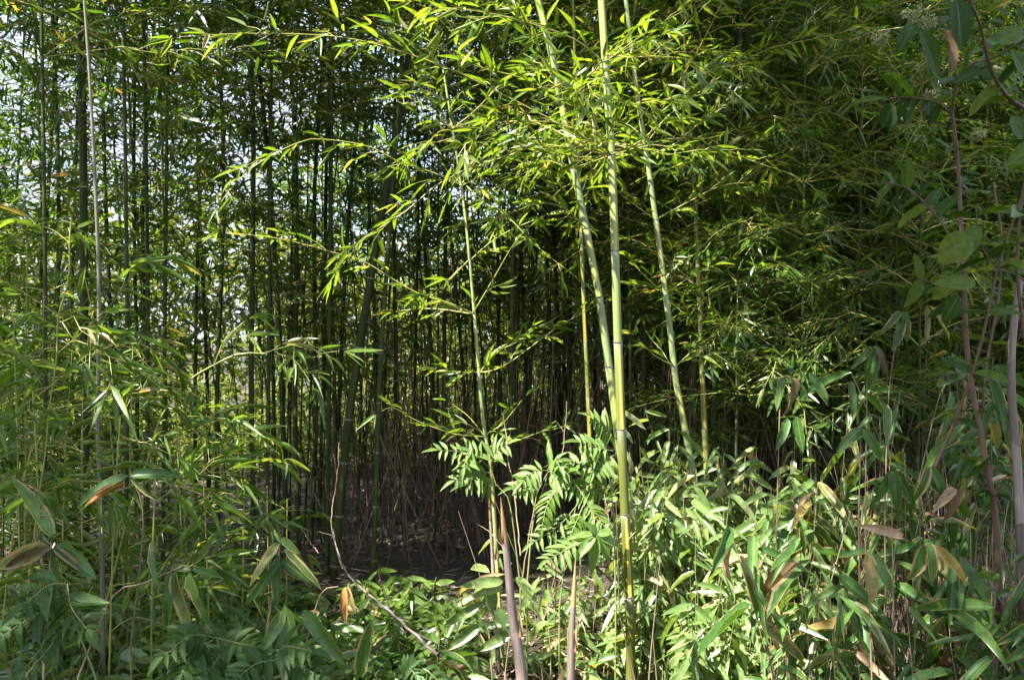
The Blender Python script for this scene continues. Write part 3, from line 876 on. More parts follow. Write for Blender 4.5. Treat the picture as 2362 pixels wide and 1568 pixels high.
# C: the slimmer culm to the right
rC = np.random.default_rng(33)
tC, oC, nC = tall_culm("tall_bamboo", "slim green culm with a yellow stripe rising from the sunlit dwarf bamboo",
                       [(1450, 60), (1462, 160), (1475, 260), (1492, 365), (1511, 500), (1531, 650), (1545, 760), (1557, 870), (1572, 950)], 4.2, 4.2, 10, 15, M_CULM,
                       [160, 335, 508, 680, 845], gap=0.36, top_h=5.0)
bC = [260]; sC = []
for pts, d1 in (([(1492, 360), (1440, 330), (1370, 300), (1300, 250)], 4.0), ([(1494, 360), (1560, 330), (1640, 260), (1700, 230)], 4.0), ([(1464, 165), (1530, 110), (1600, 40), (1650, -10)], 4.0),
                ([(1511, 508), (1580, 470), (1660, 430), (1740, 420)], 4.2), ([(1512, 508), (1460, 470), (1420, 440)], 4.1), ([(1533, 680), (1490, 640), (1450, 600)], 4.1), ([(1533, 680), (1590, 640), (1650, 610)], 4.3),
                ([(1556, 845), (1510, 820), (1470, 780)], 4.1), ([(1557, 845), (1600, 810), (1650, 800)], 4.3)):
    leafy(tC, oC, vpath(pts, 4.2, d1, 14), rC, bC, sC, leaf=(0.075, 0.125), twig_gap=0.07)
crown_on(tC, oC, nC, rC, bC, sC, 2.3, 6.5, 1.15, k=5)
finish(tC, sC)

# D: the thin culm in the middle with open leafy branches
rD = np.random.default_rng(34)
tD, oD, nD = tall_culm("young_bamboo", "thin pale culm in the middle with long open branches of single leaves",
                       [(1032, 225), (1058, 390), (1075, 520), (1090, 680), (1101, 810), (1110, 930), (1120, 1010), (1131, 1070), (1141, 1210), (1147, 1320)], 3.9, 3.9, 5, 10.5, M_CULM,
                       [300, 430, 598, 724, 858, 1008, 1166], gap=0.27, top_h=2.75)
bD = [290]; sD = []
for pts, d1 in (([(1089, 722), (1040, 700), (954, 672), (836, 601), (774, 584), (656, 553), (520, 536)], 3.7), ([(1090, 722), (1100, 707), (1144, 632), (1182, 567), (1215, 530)], 3.7),
                ([(1085, 600), (1130, 560), (1180, 530), (1250, 500)], 3.8), ([(1083, 598), (1040, 640), (995, 683)], 3.8), ([(1090, 724), (1000, 712), (920, 716)], 4.0),
                ([(1104, 858), (1060, 858), (1020, 853)], 3.9), ([(1105, 858), (1134, 855), (1182, 831), (1284, 756), (1379, 702)], 3.75), ([(1106, 858), (1150, 810), (1190, 790), (1230, 760)], 3.8),
                ([(1118, 1008), (1097, 1005), (1046, 1000), (961, 970), (907, 940), (880, 948)], 3.75), ([(1120, 1008), (1130, 995), (1158, 978), (1203, 923)], 3.85), ([(1118, 1006), (1080, 960), (1040, 930)], 3.95),
                ([(1058, 425), (990, 395), (924, 377), (856, 340), (760, 323), (697, 326), (595, 377), (530, 438), (510, 466)], 3.6), ([(1040, 300), (1005, 310), (954, 377)], 3.8),
                ([(1076, 430), (1120, 470), (1170, 500), (1240, 570), (1330, 640)], 3.7), ([(1060, 428), (1110, 380), (1170, 340)], 3.9), ([(1040, 300), (1090, 260), (1150, 200)], 3.8),
                ([(1122, 1030), (1160, 1025), (1250, 995), (1284, 981)], 3.9)):
    leafy(tD, oD, vpath(pts, 3.9, d1, 18), rD, bD, sD, leaf=(0.065, 0.115), twig_gap=0.085, per=(2, 4), twig_len=(0.05, 0.17))
crown_on(tD, oD, nD, rD, bD, sD, 2.0, 3.6, 0.7, k=2)
finish(tD, sD)

# shaded culms left of the middle
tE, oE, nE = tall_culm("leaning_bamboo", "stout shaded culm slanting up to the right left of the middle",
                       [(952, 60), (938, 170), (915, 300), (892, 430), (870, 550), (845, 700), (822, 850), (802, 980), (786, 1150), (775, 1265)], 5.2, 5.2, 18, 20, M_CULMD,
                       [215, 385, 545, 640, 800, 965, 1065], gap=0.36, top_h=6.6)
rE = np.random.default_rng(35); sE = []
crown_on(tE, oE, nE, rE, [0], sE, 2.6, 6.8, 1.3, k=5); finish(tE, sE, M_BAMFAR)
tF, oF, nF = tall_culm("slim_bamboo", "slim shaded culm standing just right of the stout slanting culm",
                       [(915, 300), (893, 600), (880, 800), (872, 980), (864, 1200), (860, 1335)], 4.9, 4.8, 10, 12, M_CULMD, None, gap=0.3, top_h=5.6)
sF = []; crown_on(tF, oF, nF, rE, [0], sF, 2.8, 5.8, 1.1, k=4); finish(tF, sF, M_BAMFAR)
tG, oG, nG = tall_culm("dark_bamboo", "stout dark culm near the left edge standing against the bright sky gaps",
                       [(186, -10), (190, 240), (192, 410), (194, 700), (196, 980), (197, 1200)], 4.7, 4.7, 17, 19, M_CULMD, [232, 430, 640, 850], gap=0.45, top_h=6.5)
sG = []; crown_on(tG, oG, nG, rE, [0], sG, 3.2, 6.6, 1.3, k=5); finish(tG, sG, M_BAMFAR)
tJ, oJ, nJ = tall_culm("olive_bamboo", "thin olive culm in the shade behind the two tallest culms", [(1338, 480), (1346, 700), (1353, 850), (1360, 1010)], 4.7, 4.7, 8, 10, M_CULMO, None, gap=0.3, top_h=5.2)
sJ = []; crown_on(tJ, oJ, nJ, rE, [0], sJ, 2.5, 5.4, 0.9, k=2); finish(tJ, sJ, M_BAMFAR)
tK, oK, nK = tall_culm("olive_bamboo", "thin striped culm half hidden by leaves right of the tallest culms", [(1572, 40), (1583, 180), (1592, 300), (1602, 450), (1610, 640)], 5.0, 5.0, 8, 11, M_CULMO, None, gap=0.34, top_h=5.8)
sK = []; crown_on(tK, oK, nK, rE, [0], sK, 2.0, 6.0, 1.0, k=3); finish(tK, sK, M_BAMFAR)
for x, d, h_, lab in ((-130, 3.5, 5.6, "thin culm added well out of view at the left to shade the floor"), (-40, 4.1, 5.8, "thin culm added just out of view at the left to shade the floor"), (104, 3.8, 5.8, "thin upright culm left of the stout dark culm near the left edge"), (292, 4.1, 5.8, "thin upright culm right of the grey cane"), (340, 4.9, 5.8, "second thin culm right of the grey cane")):  # the two leftmost are out of view, added to shade the floor
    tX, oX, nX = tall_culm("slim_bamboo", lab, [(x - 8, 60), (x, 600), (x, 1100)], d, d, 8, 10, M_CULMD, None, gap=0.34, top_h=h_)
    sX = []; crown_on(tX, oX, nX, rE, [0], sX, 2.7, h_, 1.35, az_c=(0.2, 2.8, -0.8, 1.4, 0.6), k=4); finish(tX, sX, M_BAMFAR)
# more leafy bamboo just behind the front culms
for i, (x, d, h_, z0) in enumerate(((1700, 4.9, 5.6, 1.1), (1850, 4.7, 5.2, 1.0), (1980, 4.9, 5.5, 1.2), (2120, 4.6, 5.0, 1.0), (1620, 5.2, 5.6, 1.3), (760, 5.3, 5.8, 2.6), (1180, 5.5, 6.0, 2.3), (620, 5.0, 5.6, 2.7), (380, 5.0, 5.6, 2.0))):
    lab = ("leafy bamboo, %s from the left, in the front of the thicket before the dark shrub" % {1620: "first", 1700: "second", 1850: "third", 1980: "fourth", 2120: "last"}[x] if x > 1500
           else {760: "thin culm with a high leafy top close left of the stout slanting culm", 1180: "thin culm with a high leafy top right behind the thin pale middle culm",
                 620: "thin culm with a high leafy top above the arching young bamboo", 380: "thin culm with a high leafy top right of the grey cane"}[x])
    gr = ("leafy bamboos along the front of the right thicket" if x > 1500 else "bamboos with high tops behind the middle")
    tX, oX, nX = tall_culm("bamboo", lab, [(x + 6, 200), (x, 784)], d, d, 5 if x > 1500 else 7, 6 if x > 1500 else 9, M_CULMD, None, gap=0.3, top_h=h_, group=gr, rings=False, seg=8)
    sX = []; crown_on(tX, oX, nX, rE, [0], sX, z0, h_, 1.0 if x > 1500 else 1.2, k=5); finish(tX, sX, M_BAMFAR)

# ------------------------------------------------------------------ grey cane at the left
tH, oH, nH = tall_culm("grey_cane", "thin grey mauve cane with purple lower joint standing before the left shrubbery",
                       [(192, -30), (205, 150), (215, 330), (222, 480), (228, 650), (227, 850), (226, 1000), (230, 1110), (233, 1200), (236, 1350), (238, 1560)], 3.1, 3.1, 6, 11, M_CANE,
                       [300, 480, 690, 888, 1108, 1204, 1345], gap=0.3, top_h=3.4)

# ------------------------------------------------------------------ young leafy bamboo at the left
rS = np.random.default_rng(51)
def young(label, stem, branches, d, rpx, budget=130, leaf=(0.085, 0.165), gap=0.10, group=None, zlow=0.5, extra=True):
    t, o_, n_ = tall_culm("young_bamboo", label, stem, d, d, rpx * 0.45, rpx, M_TWIG, None, gap=0.16, group=group, rings=False, seg=6)
    bud = [budget]; st = []
    for pts, d1 in branches:
        leafy(t, o_, vpath(pts, d, d1, 14), rS, bud, st, leaf=leaf, twig_gap=gap, per=(2, 4), rad=0.0025, pool=LY, wr=0.125)
    if extra:
        for pz, T, rr in n_:
            if pz[2] > zlow and rS.random() < 0.85:
                az = rS.uniform(0, 6.28)
                P = bare_branch(rS, pz, (math.cos(az), math.sin(az), rS.uniform(0.1, 0.8)), rS.uniform(0.22, 0.5), 7, sag=rS.uniform(0.2, 0.6))
                leafy(t, o_, P, rS, bud, st, leaf=leaf, twig_gap=gap, per=(2, 4), rad=0.002, pool=LY, wr=0.125)
    finish(t, st, M_YOUNG)
young("young yellow stemmed bamboo with leaves arching left of the grey cane", [(165, 500), (160, 560), (160, 621), (150, 679), (134, 730), (131, 818), (122, 886), (112, 954), (104, 1050), (90, 1141), (80, 1230)],
      [([(133, 726), (51, 672), (-10, 640)], 2.9), ([(133, 815), (204, 753), (272, 682), (306, 612), (380, 600)], 2.9), ([(130, 880), (60, 930), (0, 960)], 2.8), ([(125, 880), (190, 840), (250, 800), (330, 790)], 2.9), ([(160, 560), (120, 530), (60, 512)], 3.0)], 3.0, 5)
young("young bamboo arching right with a pale drooping leaf at its tip", [(612, 815), (550, 816), (493, 842), (442, 872), (398, 920), (367, 971), (347, 1039), (299, 1175), (270, 1290)],
      [([(640, 815), (680, 832), (715, 880)], 3.1), ([(398, 920), (374, 883), (302, 804), (250, 795)], 3.1), ([(493, 842), (520, 780), (560, 745)], 3.2), ([(442, 872), (400, 850), (350, 850), (300, 880)], 3.1), ([(367, 971), (440, 960), (520, 965)], 3.1), ([(347, 1039), (420, 1010), (500, 1020), (560, 1000)], 3.2), ([(330, 1090), (400, 1100), (480, 1095), (540, 1110)], 3.1)], 3.2, 5)
young("upright young bamboo with a straight orange stem behind the grey cane", [(215, 720), (207, 757), (199, 825), (192, 893), (189, 1042), (189, 1107), (190, 1311)],
      [([(199, 825), (120, 790), (50, 780)], 3.2), ([(192, 893), (260, 850), (330, 830)], 3.2), ([(189, 1042), (110, 1010), (30, 1000)], 3.2)], 3.3, 5)
fill = ((40, 700, 3.3), (300, 780, 3.6), (420, 980, 3.4), (560, 1000, 3.9), (90, 900, 2.9), (260, 960, 2.9), (480, 1080, 3.5), (20, 1000, 3.0), (620, 1120, 3.8), (150, 780, 3.9), (350, 1100, 2.8), (250, 640, 4.2), (420, 800, 4.3), (60, 560, 4.2), (520, 880, 4.5), (660, 1150, 4.3))
for x, y, d in fill:
    dx = rS.normal(0, 25)
    young("young thin bamboo crowded in the left shrubbery", [(x + dx, y), (x + dx * 0.5, y + 130), (x, y + 300), (x - dx * 0.2, y + 420)], [], d, 4.5, budget=50, group="thin young bamboos of the left shrubbery", zlow=0.35)

# ------------------------------------------------------------------ dwarf bamboo
rW = np.random.default_rng(61)
def dwarf(label, x, y, h, n, leaf, wr, pool, group=None, lean=None, stem_r=0.0025, hang=0.5, stem_mat_=None, face=None, top=0.55, rng=None, dead=0.08):
    rng = rng or rW
    z0 = float(gz(x, y)); org = np.array([x, y, z0])
    t = thing("dwarf_bamboo", label, "dwarf bamboo", org, group)
    ln = np.array([rng.normal(0, 0.16), rng.normal(0, 0.16), 1.0]) if lean is None else np.array(lean, float)
    tt = np.linspace(0, 1, 6)[:, None]
    P = org + ln * h * tt + rng.normal(0, 0.006, (6, 3)) * tt
    mb = MB(); mb.tube(P - org, np.linspace(stem_r, stem_r * 0.5, 6), 5, 0)
    st = link("stem", mb.mesh("stem", [stem_mat_ or M_STEMG]), t)
    for j in range(n):
        f = 1 - (1 - top) * (j / max(n - 1, 1)) * rng.uniform(0.8, 1.0)
        f = min(1, max(0.2, f)); i = f * 5; i0 = min(int(i), 4); b_ = P[i0] * (1 - (i - i0)) + P[i0 + 1] * (i - i0)
        az = rng.uniform(0, 6.28) if face is None else rng.normal(face, 1.1)
        el = rng.uniform(-0.9, 0.55) - hang * 0.4
        D = np.array([math.cos(az), math.sin(az), el])
        NN = UP * 0.65 + np.array([-0.3, -0.5, 0]) + np.array([math.cos(az), math.sin(az), 0]) * max(0, -el) * 0.7 + rng.normal(0, 0.25, 3)
        L_ = rng.uniform(*leaf); pl = pool
        if rng.random() < dead:
            pl = LD; L_ *= 0.7
        put_leaf(t, pl, b_, D, NN, L_, L_ * wr * rng.uniform(0.85, 1.15), origin=org, rng=rng)
    return t

def spot(px, d):
    return (px - 1180.5) / FPX * d

# the sunlit patch: crowded small leaves
def patch_spot():
    px = rW.uniform(1450, 1930); d = rW.uniform(3.2, 4.7)
    f = (px - 1450) / 480
    h = (1.2 - 0.28 * f) * (0.72 + 0.28 * (d - 3.2) / 1.5) * rW.uniform(0.42, 1.1)
    return px, d, h
for i in range(112):
    px, d, h = patch_spot()
    if px < 1560 and d < 3.75:
        d = 3.75 + (d - 3.2) * 0.5
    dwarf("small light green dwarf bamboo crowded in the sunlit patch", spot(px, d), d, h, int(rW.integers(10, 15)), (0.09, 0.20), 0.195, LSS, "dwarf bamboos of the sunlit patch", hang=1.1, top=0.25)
# in front of and around the shoots
for i in range(34):
    px = rW.uniform(1000, 1480); d = rW.uniform(3.3, 4.6)
    if px > 1340:
        d = max(d, 3.7)
    dwarf("low dwarf bamboo growing around the grey shoots", spot(px, d), d, rW.uniform(0.12, 0.5), int(rW.integers(7, 11)), (0.10, 0.19), 0.2, LSS, "low dwarf bamboos around the shoots", hang=0.5, top=0.3)
# tall broad dwarf bamboo at the right, leaves dry along the edges
for i in range(64):
    px = rW.uniform(1800, 2420); d = rW.uniform(2.7, 4.3)
    h = rW.uniform(0.4, 1.0) * (1.45 if d > 3.4 else 0.9)
    dwarf("broad leaved dwarf bamboo with dry leaf edges in the right bank", spot(px, d), d, h, int(rW.integers(7, 11)), (0.15, 0.29), 0.15, LS, "broad leaved dwarf bamboos of the right bank", stem_mat_=M_DRY, hang=1.2, top=0.6, dead=0.06)
# shaded foreground at the left
for i in range(44):
    px = rW.uniform(-60, 1000); d = rW.uniform(2.3, 3.5)
    dwarf("broad leaved dwarf bamboo in the shaded left foreground", spot(px, d), d, rW.uniform(0.12, 0.45), int(rW.integers(6, 10)), (0.10, 0.22), 0.2, LS, "dwarf bamboos of the shaded left foreground", hang=0.4, top=0.4, dead=0.08)
# close leaves along the lower edge
for i in range(28):
    px = rW.uniform(950, 1900); d = rW.uniform(2.6, 3.2); tall = 0.35 if 1090 < px < 1580 else 1.0
    dwarf("broad leaved dwarf bamboo along the near edge of the path", spot(px, d), d, rW.uniform(0.1, 0.3) * tall, int(rW.integers(5, 8)), (0.14 * max(tall, 0.6), 0.22 * max(tall, 0.6)), 0.2, LS, "dwarf bamboos along the near edge", hang=0.4, top=0.4, dead=0.1)
# what grows between them, past counting
def cover(name, label, spots, mats, leaf, wr, hang):
    mb = MB(); r = np.random.default_rng(len(label))
    for x, y, h in spots:
        z = float(gz(x, y)); e = np.array([x + r.normal(0, 0.12) * h, y + r.normal(0, 0.12) * h, z + h])
        mb.tube([(x, y, z - 0.02), e], [0.0022, 0.001], 4, 1)
        k = int(r.integers(7, 13)); f = r.uniform(0.2, 1, k)[:, None]
        B = np.array([x, y, z]) * (1 - f) + e * f
        a = r.uniform(0, 6.28, k); el = r.uniform(-0.9, 0.5, k) - hang
        D = np.stack([np.cos(a), np.sin(a), el], -1)
        NN = UP * 0.65 + np.array([-0.3, -0.5, 0]) + r.normal(0, 0.35, (k, 3))
        Lf = r.uniform(*leaf, k)
        mb.leaves(B, D, NN, Lf, Lf * wr, r.uniform(0.05, 0.3, k), 'lo', 0)
    o = link(name, mb.mesh(name, mats)); o['kind'] = 'stuff'
    tag(o, label, "ground cover")
sp = []
for i in range(300):
    px, d, h = patch_spot(); d = d if px > 1560 else max(d, 3.7); sp.append((spot(px, d), d, h * 0.9))
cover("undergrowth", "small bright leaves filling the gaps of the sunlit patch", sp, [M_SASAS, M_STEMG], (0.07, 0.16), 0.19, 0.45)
sp = []
for i in range(1150):
    px = rW.uniform(-80, 1060); d = rW.uniform(2.2, 3.7) if px < 800 else rW.uniform(2.2, 3.4); sp.append((spot(px, d), d, rW.uniform(0.06, 0.30) * (1.5 if px < 560 else 1.0)))
for i in range(620):
    px = rW.uniform(-80, 1080); d = rW.uniform(3.5, 5.3) if px < 700 else rW.uniform(3.3, 4.7); sp.append((spot(px, d), d, rW.uniform(0.05, 0.22)))
cover("ground_cover", "low green leaves carpeting the shaded left foreground", sp, [M_YOUNG, M_STEMG], (0.06, 0.14), 0.27, 0.1)
sp = []
for i in range(80):
    px = rW.uniform(1750, 2420); d = rW.uniform(2.6, 4.4); sp.append((spot(px, d), d, rW.uniform(0.1, 0.8)))
cover("undergrowth", "narrow leaves and stems filling the gaps of the right bank", sp, [M_SASA, M_DRY], (0.08, 0.17), 0.17, 0.5)

def hero_dwarf(label, stem, d, leaves, pool=LS, mat=M_DRY, rad=0.003):
    """stem and leaves given as view spots: leaves = (x0, y0, x1, y1, width px, pool or None)"""
    W = [Q(x, y, d) for x, y in stem]
    P = spline(np.array(W)[::-1], 14)
    if P[0][2] > 0.05:
        P = np.concatenate([[P[0] * [1, 1, 0] + np.array([0.02, 0.02, -0.02])], P])
    org = P[0].copy()
    t = thing("dwarf_bamboo", label, "dwarf bamboo", org)
    mb = MB(); mb.tube(P - org, np.linspace(rad, rad * 0.6, len(P)), 6, 0)
    link("stem", mb.mesh("stem", [mat]), t)
    for lf in leaves:
        x0, y0, x1, y1, wpx = lf[:5]
        pl = lf[5] if len(lf) > 5 else pool
        a_ = Q(x0, y0, d); b_ = Q(x1, y1, d - 0.05 * random.random())
        D = b_ - a_; L_ = float(np.linalg.norm(D))
        put_leaf(t, pl, a_, D, np.array([random.gauss(0, 0.35), -0.9, 0.45]), L_, wpx / FPX * d, origin=org)
    return t
hero_dwarf("long hanging olive leaves in front of the dark litter at lower left", [(420, 1305), (330, 1345), (260, 1375), (180, 1560)], 2.5,
           [(396, 1318, 378, 1455, 26), (402, 1318, 440, 1465, 30), (440, 1318, 488, 1470, 34), (352, 1245, 362, 1360, 24), (440, 1312, 385, 1308, 14), (445, 1310, 508, 1328, 16)], mat=M_DRY)
hero_dwarf("arching grey green leaves beside the leaf litter left of the middle", [(645, 1260), (640, 1300), (610, 1480)], 2.6,
           [(645, 1252, 570, 1350, 24), (650, 1240, 685, 1275, 18), (645, 1300, 560, 1400, 22), (650, 1290, 720, 1345, 20), (645, 1280, 636, 1400, 26), (650, 1310, 705, 1342, 14, LD), (655, 1265, 745, 1360, 18)])
hero_dwarf("blue grey hanging leaf with a rusty bent neighbour in the lower left foreground", [(655, 1395), (650, 1560)], 2.3,
           [(658, 1398, 690, 1560, 44), (655, 1410, 605, 1500, 30, LS), (700, 1405, 800, 1540, 34), (830, 1560, 855, 1430, 34)])
hero_dwarf("broad dark leaf over a rusty orange one left of the grey cane base", [(300, 1090), (330, 1200), (300, 1500)], 2.6,
           [(293, 1098, 145, 1165, 34), (290, 1118, 190, 1158, 20, LR), (300, 1095, 400, 1085, 26), (305, 1100, 355, 1160, 18)])
hero_dwarf("pale blue grey upright leaf and pale tan leaves at the far left edge", [(118, 1250), (100, 1560)], 2.5,
           [(120, 1240, 45, 1090, 34), (115, 1260, -10, 1310, 46, LS), (118, 1262, 0, 1320, 30, LD), (130, 1255, 222, 1335, 40), (126, 1262, 210, 1330, 20, LD), (122, 1262, 140, 1350, 30)])
hero_dwarf("single rusty yellow leaf hanging over the dark leaf litter", [(780, 1352), (740, 1370), (700, 1500)], 2.8, [(797, 1352, 797, 1438, 18, LR), (800, 1352, 820, 1410, 10)])
hero_dwarf("tall dwarf bamboo with bleached hanging leaves at the top of the right bank", [(1815, 865), (1800, 900), (1790, 1250)], 3.3,
           [(1810, 868, 1787, 948, 20), (1825, 870, 1830, 962, 22, LD), (1865, 860, 1912, 935, 22), (1838, 960, 1850, 1045, 24), (1816, 965, 1790, 1040, 22), (1960, 878, 1968, 965, 18)])
hero_dwarf("dwarf bamboo with a fan of drooping dark leaves in the right bank", [(2008, 798), (2000, 850), (1995, 1200)], 3.2,
           [(2010, 800, 1965, 850, 16), (2012, 800, 1998, 900, 22), (2015, 798, 2012, 905, 30), (2018, 798, 2050, 880, 18, LD), (2022, 800, 2040, 870, 18)])
hero_dwarf("dwarf bamboo with three broad arching leaves near the dark shrub", [(2080, 720), (2050, 900), (2040, 1200)], 3.2,
           [(2078, 720, 2030, 770, 16), (2082, 718, 2095, 790, 22), (2080, 730, 2060, 810, 24), (2135, 705, 2135, 800, 14), (2140, 705, 2195, 785, 16)])
hero_dwarf("dwarf bamboo with one bent leaf pair hanging before the red stems", [(2210, 875), (2170, 905), (2120, 1100)], 3.1, [(2208, 878, 2225, 970, 24), (2214, 878, 2240, 945, 10, LD), (2203, 876, 2160, 890, 10)])
hero_dwarf("dwarf bamboo with wide pale arching leaves in the right bank middle", [(1985, 985), (1980, 1200)], 3.1, [(1984, 988, 1930, 1040, 26, LS), (1988, 988, 2040, 1060, 24), (2040, 930, 2045, 1030, 22), (2010, 960, 1975, 990, 14)])
hero_dwarf("dwarf bamboo with a cluster of broad leaves low in the right bank", [(2055, 1085), (2060, 1400)], 2.9,
           [(2050, 1086, 2010, 1180, 28), (2060, 1085, 2070, 1180, 30), (2065, 1085, 2110, 1170, 28), (2140, 1075, 2120, 1160, 26), (2145, 1075, 2190, 1170, 24), (2200, 1125, 2150, 1180, 24, LD), (2215, 1125, 2185, 1205, 22, LD)])
hero_dwarf("dwarf bamboo with long glossy leaves in the middle of the right bank", [(2000, 1270), (2010, 1560)], 2.8,
           [(1995, 1268, 1945, 1280, 16), (1998, 1272, 2012, 1400, 34), (2010, 1275, 2060, 1370, 30), (2130, 1255, 2110, 1345, 36), (2140, 1250, 2165, 1345, 26), (2150, 1255, 2245, 1345, 22), (2080, 1240, 1990, 1205, 24, LD)])

hero_dwarf("broad leaves coloured pale for the sun glare beside the grey shoot", [(1120, 1330), (1130, 1500)], 3.45,  # sun glare put in as pale leaf colour
           [(1160, 1340, 1060, 1350, 26, LSS), (1160, 1352, 1085, 1375, 20, LSS), (1130, 1345, 1140, 1425, 30, LSS), (1120, 1390, 1020, 1440, 24, LSS), (1140, 1400, 1190, 1470, 26, LSS), (1190, 1330, 1245, 1400, 26, LSS),
            (1200, 1420, 1120, 1445, 28, LSS), (1210, 1400, 1240, 1330, 22, LSS), (1105, 1440, 1030, 1500, 26, LSS), (1180, 1460, 1100, 1500, 26, LSS)], pool=LSS)
# ------------------------------------------------------------------ pinnate saplings
rP = np.random.default_rng(71)
def frond(t, org, pts, d0, d1, pairs, ll, ww, pool, droop=0.0, rach=0.0022):
    P = vpath(pts, d0, d1, 20)
    mb = MB(); mb.tube(P - org, np.linspace(rach, rach * 0.5, len(P)), 5, 0)
    ra = link("leaf_stalk", mb.mesh("leaf_stalk", [M_STEMG]), t)
    n_ = len(P)
    pairs += 2
    for j in range(pairs):
        f = 0.22 + 0.76 * j / max(pairs - 1, 1); i = min(int(f * (n_ - 1)), n_ - 2)
        T = nrm(P[i + 1] - P[i])
        sd_ = nrm(np.cross(T, np.array([0.0, -0.75, 0.65])))
        sc = 1.0 - 0.45 * abs(f - 0.45) / 0.55
        for sg in (-1, 1):
            D = nrm(sd_ * sg + T * rP.uniform(0.4, 0.7) - UP * droop + rP.normal(0, 0.10, 3))
            L_ = ll * sc * rP.uniform(0.75, 1.2)
            put_leaf(ra, pool, P[i], D, np.array([-0.35, -0.5, 0.8]) + rP.normal(0, 0.18, 3), L_, L_ * ww * rP.uniform(0.85, 1.15), name="leaflet", origin=org, rng=rP)
    put_leaf(ra, pool, P[-1], nrm(P[-1] - P[-3]) - UP * droop * 0.5, np.array([0, -0.5, 0.8]), ll * 0.8, ll * ww * 0.8, name="leaflet", origin=org, rng=rP)

def sapling(label, stem, d, fronds, pool=LP, ll=0.07, ww=0.27, mat=M_STEMG, rad=0.004):
    P = spline(np.array([Q(x, y, d) for x, y in stem])[::-1], 14)
    if P[0][2] > 0.02:
        P = np.concatenate([[P[0] * [1, 1, 0] + np.array([0, 0.02, -0.02])], P])
    org = P[0].copy()
    t = thing("sapling", label, "sapling", org)
    mb = MB(); mb.tube(P - org, np.linspace(rad, rad * 0.5, len(P)), 6, 0)
    link("stem", mb.mesh("stem", [mat]), t)
    for fr in fronds:
        pts, pairs = fr[0], fr[1]
        frond(t, org, pts, d, d - (fr[2] if len(fr) > 2 else 0.08), pairs, fr[3] if len(fr) > 3 else ll, ww, fr[5] if len(fr) > 5 else pool, droop=fr[4] if len(fr) > 4 else 0.15)
    return t
sapling("sapling with bright feathered leaves before the thin middle culm", [(1132, 1075), (1145, 1120), (1175, 1160), (1200, 1350)], 3.7,
        [([(1130, 1080), (1095, 1050), (1050, 1040), (1012, 1038)], 5), ([(1132, 1078), (1140, 1045), (1170, 1025)], 4), ([(1135, 1090), (1100, 1090), (1050, 1108)], 5), ([(1150, 1120), (1110, 1115), (1075, 1118)], 3), ([(1100, 1050), (1080, 1040), (1070, 1075)], 3)], ll=0.096)
sapling("sapling with pale sunlit feathered leaves between the shoots and the thickest culm", [(1268, 1070), (1255, 1120), (1230, 1200), (1215, 1350)], 3.6,
        [([(1262, 1085), (1235, 1085), (1205, 1110)], 4), ([(1266, 1075), (1300, 1080), (1330, 1120), (1350, 1150)], 5), ([(1250, 1125), (1225, 1120), (1185, 1125)], 4), ([(1262, 1085), (1280, 1060), (1290, 1075)], 3), ([(1255, 1120), (1285, 1105), (1310, 1090)], 4)], ll=0.090)
sapling("sapling with feathered leaves spreading left from behind the thickest culm", [(1400, 1040), (1415, 1200), (1420, 1400)], 3.62,
        [([(1420, 1010), (1390, 985), (1365, 965)], 5), ([(1415, 1040), (1370, 1030), (1335, 1020)], 4), ([(1420, 1090), (1370, 1080), (1320, 1065)], 5), ([(1420, 1130), (1370, 1120), (1300, 1130)], 6), ([(1415, 1050), (1390, 1060), (1370, 1090)], 4)], ll=0.102)
sapling("sapling with young yellow green drooping leaflets in front of the sunlit leaves", [(1330, 1160), (1310, 1250), (1290, 1400)], 3.4,
        [([(1300, 1120), (1275, 1140), (1258, 1175), (1250, 1215)], 7, 0.1, 0.07, 0.5, LPY), ([(1345, 1165), (1330, 1200), (1315, 1235), (1305, 1270)], 7, 0.1, 0.075, 0.45, LPY), ([(1330, 1165), (1290, 1210), (1230, 1250)], 5, 0.1, 0.08, 0.3), ([(1350, 1150), (1370, 1190), (1390, 1210)], 4, 0.05, 0.08, 0.3)], ll=0.102)
tp = sapling("sapling with an umbrella of large ribbed leaflets left of the thickest culm", [(1375, 1228), (1340, 1290), (1310, 1460)], 3.2, [([(1340, 1250), (1300, 1270), (1265, 1290)], 4, 0.1, 0.08, 0.3)], ll=0.09)
for x1, y1, wpx in ((1432, 1262, 26), (1412, 1300, 26), (1362, 1330, 26), (1318, 1300, 24), (1300, 1265, 22), (1350, 1200, 20), (1415, 1225, 22), (1290, 1238, 18)):
    a_ = Q(1376, 1232, 3.2); b_ = Q(x1, y1, 3.2 + random.uniform(-0.12, 0.08))
    put_leaf(tp, LP, a_, b_ - a_, np.array([0, -0.75, 0.7]), float(np.linalg.norm(b_ - a_)), wpx / FPX * 3.2, name="leaflet", origin=np.array(tp.location))
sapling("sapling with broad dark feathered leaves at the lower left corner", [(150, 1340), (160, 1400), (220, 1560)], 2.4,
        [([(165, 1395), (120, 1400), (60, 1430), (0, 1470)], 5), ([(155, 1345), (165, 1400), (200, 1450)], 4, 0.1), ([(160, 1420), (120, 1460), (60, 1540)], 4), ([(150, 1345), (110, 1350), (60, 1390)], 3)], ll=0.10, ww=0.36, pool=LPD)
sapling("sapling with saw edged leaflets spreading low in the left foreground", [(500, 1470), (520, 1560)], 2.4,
        [([(500, 1470), (440, 1465), (380, 1510)], 4), ([(500, 1470), (540, 1480), (590, 1490)], 4), ([(490, 1475), (450, 1500), (420, 1550)], 4), ([(520, 1480), (500, 1520), (470, 1560)], 4)], ll=0.085, ww=0.36, pool=LPD)
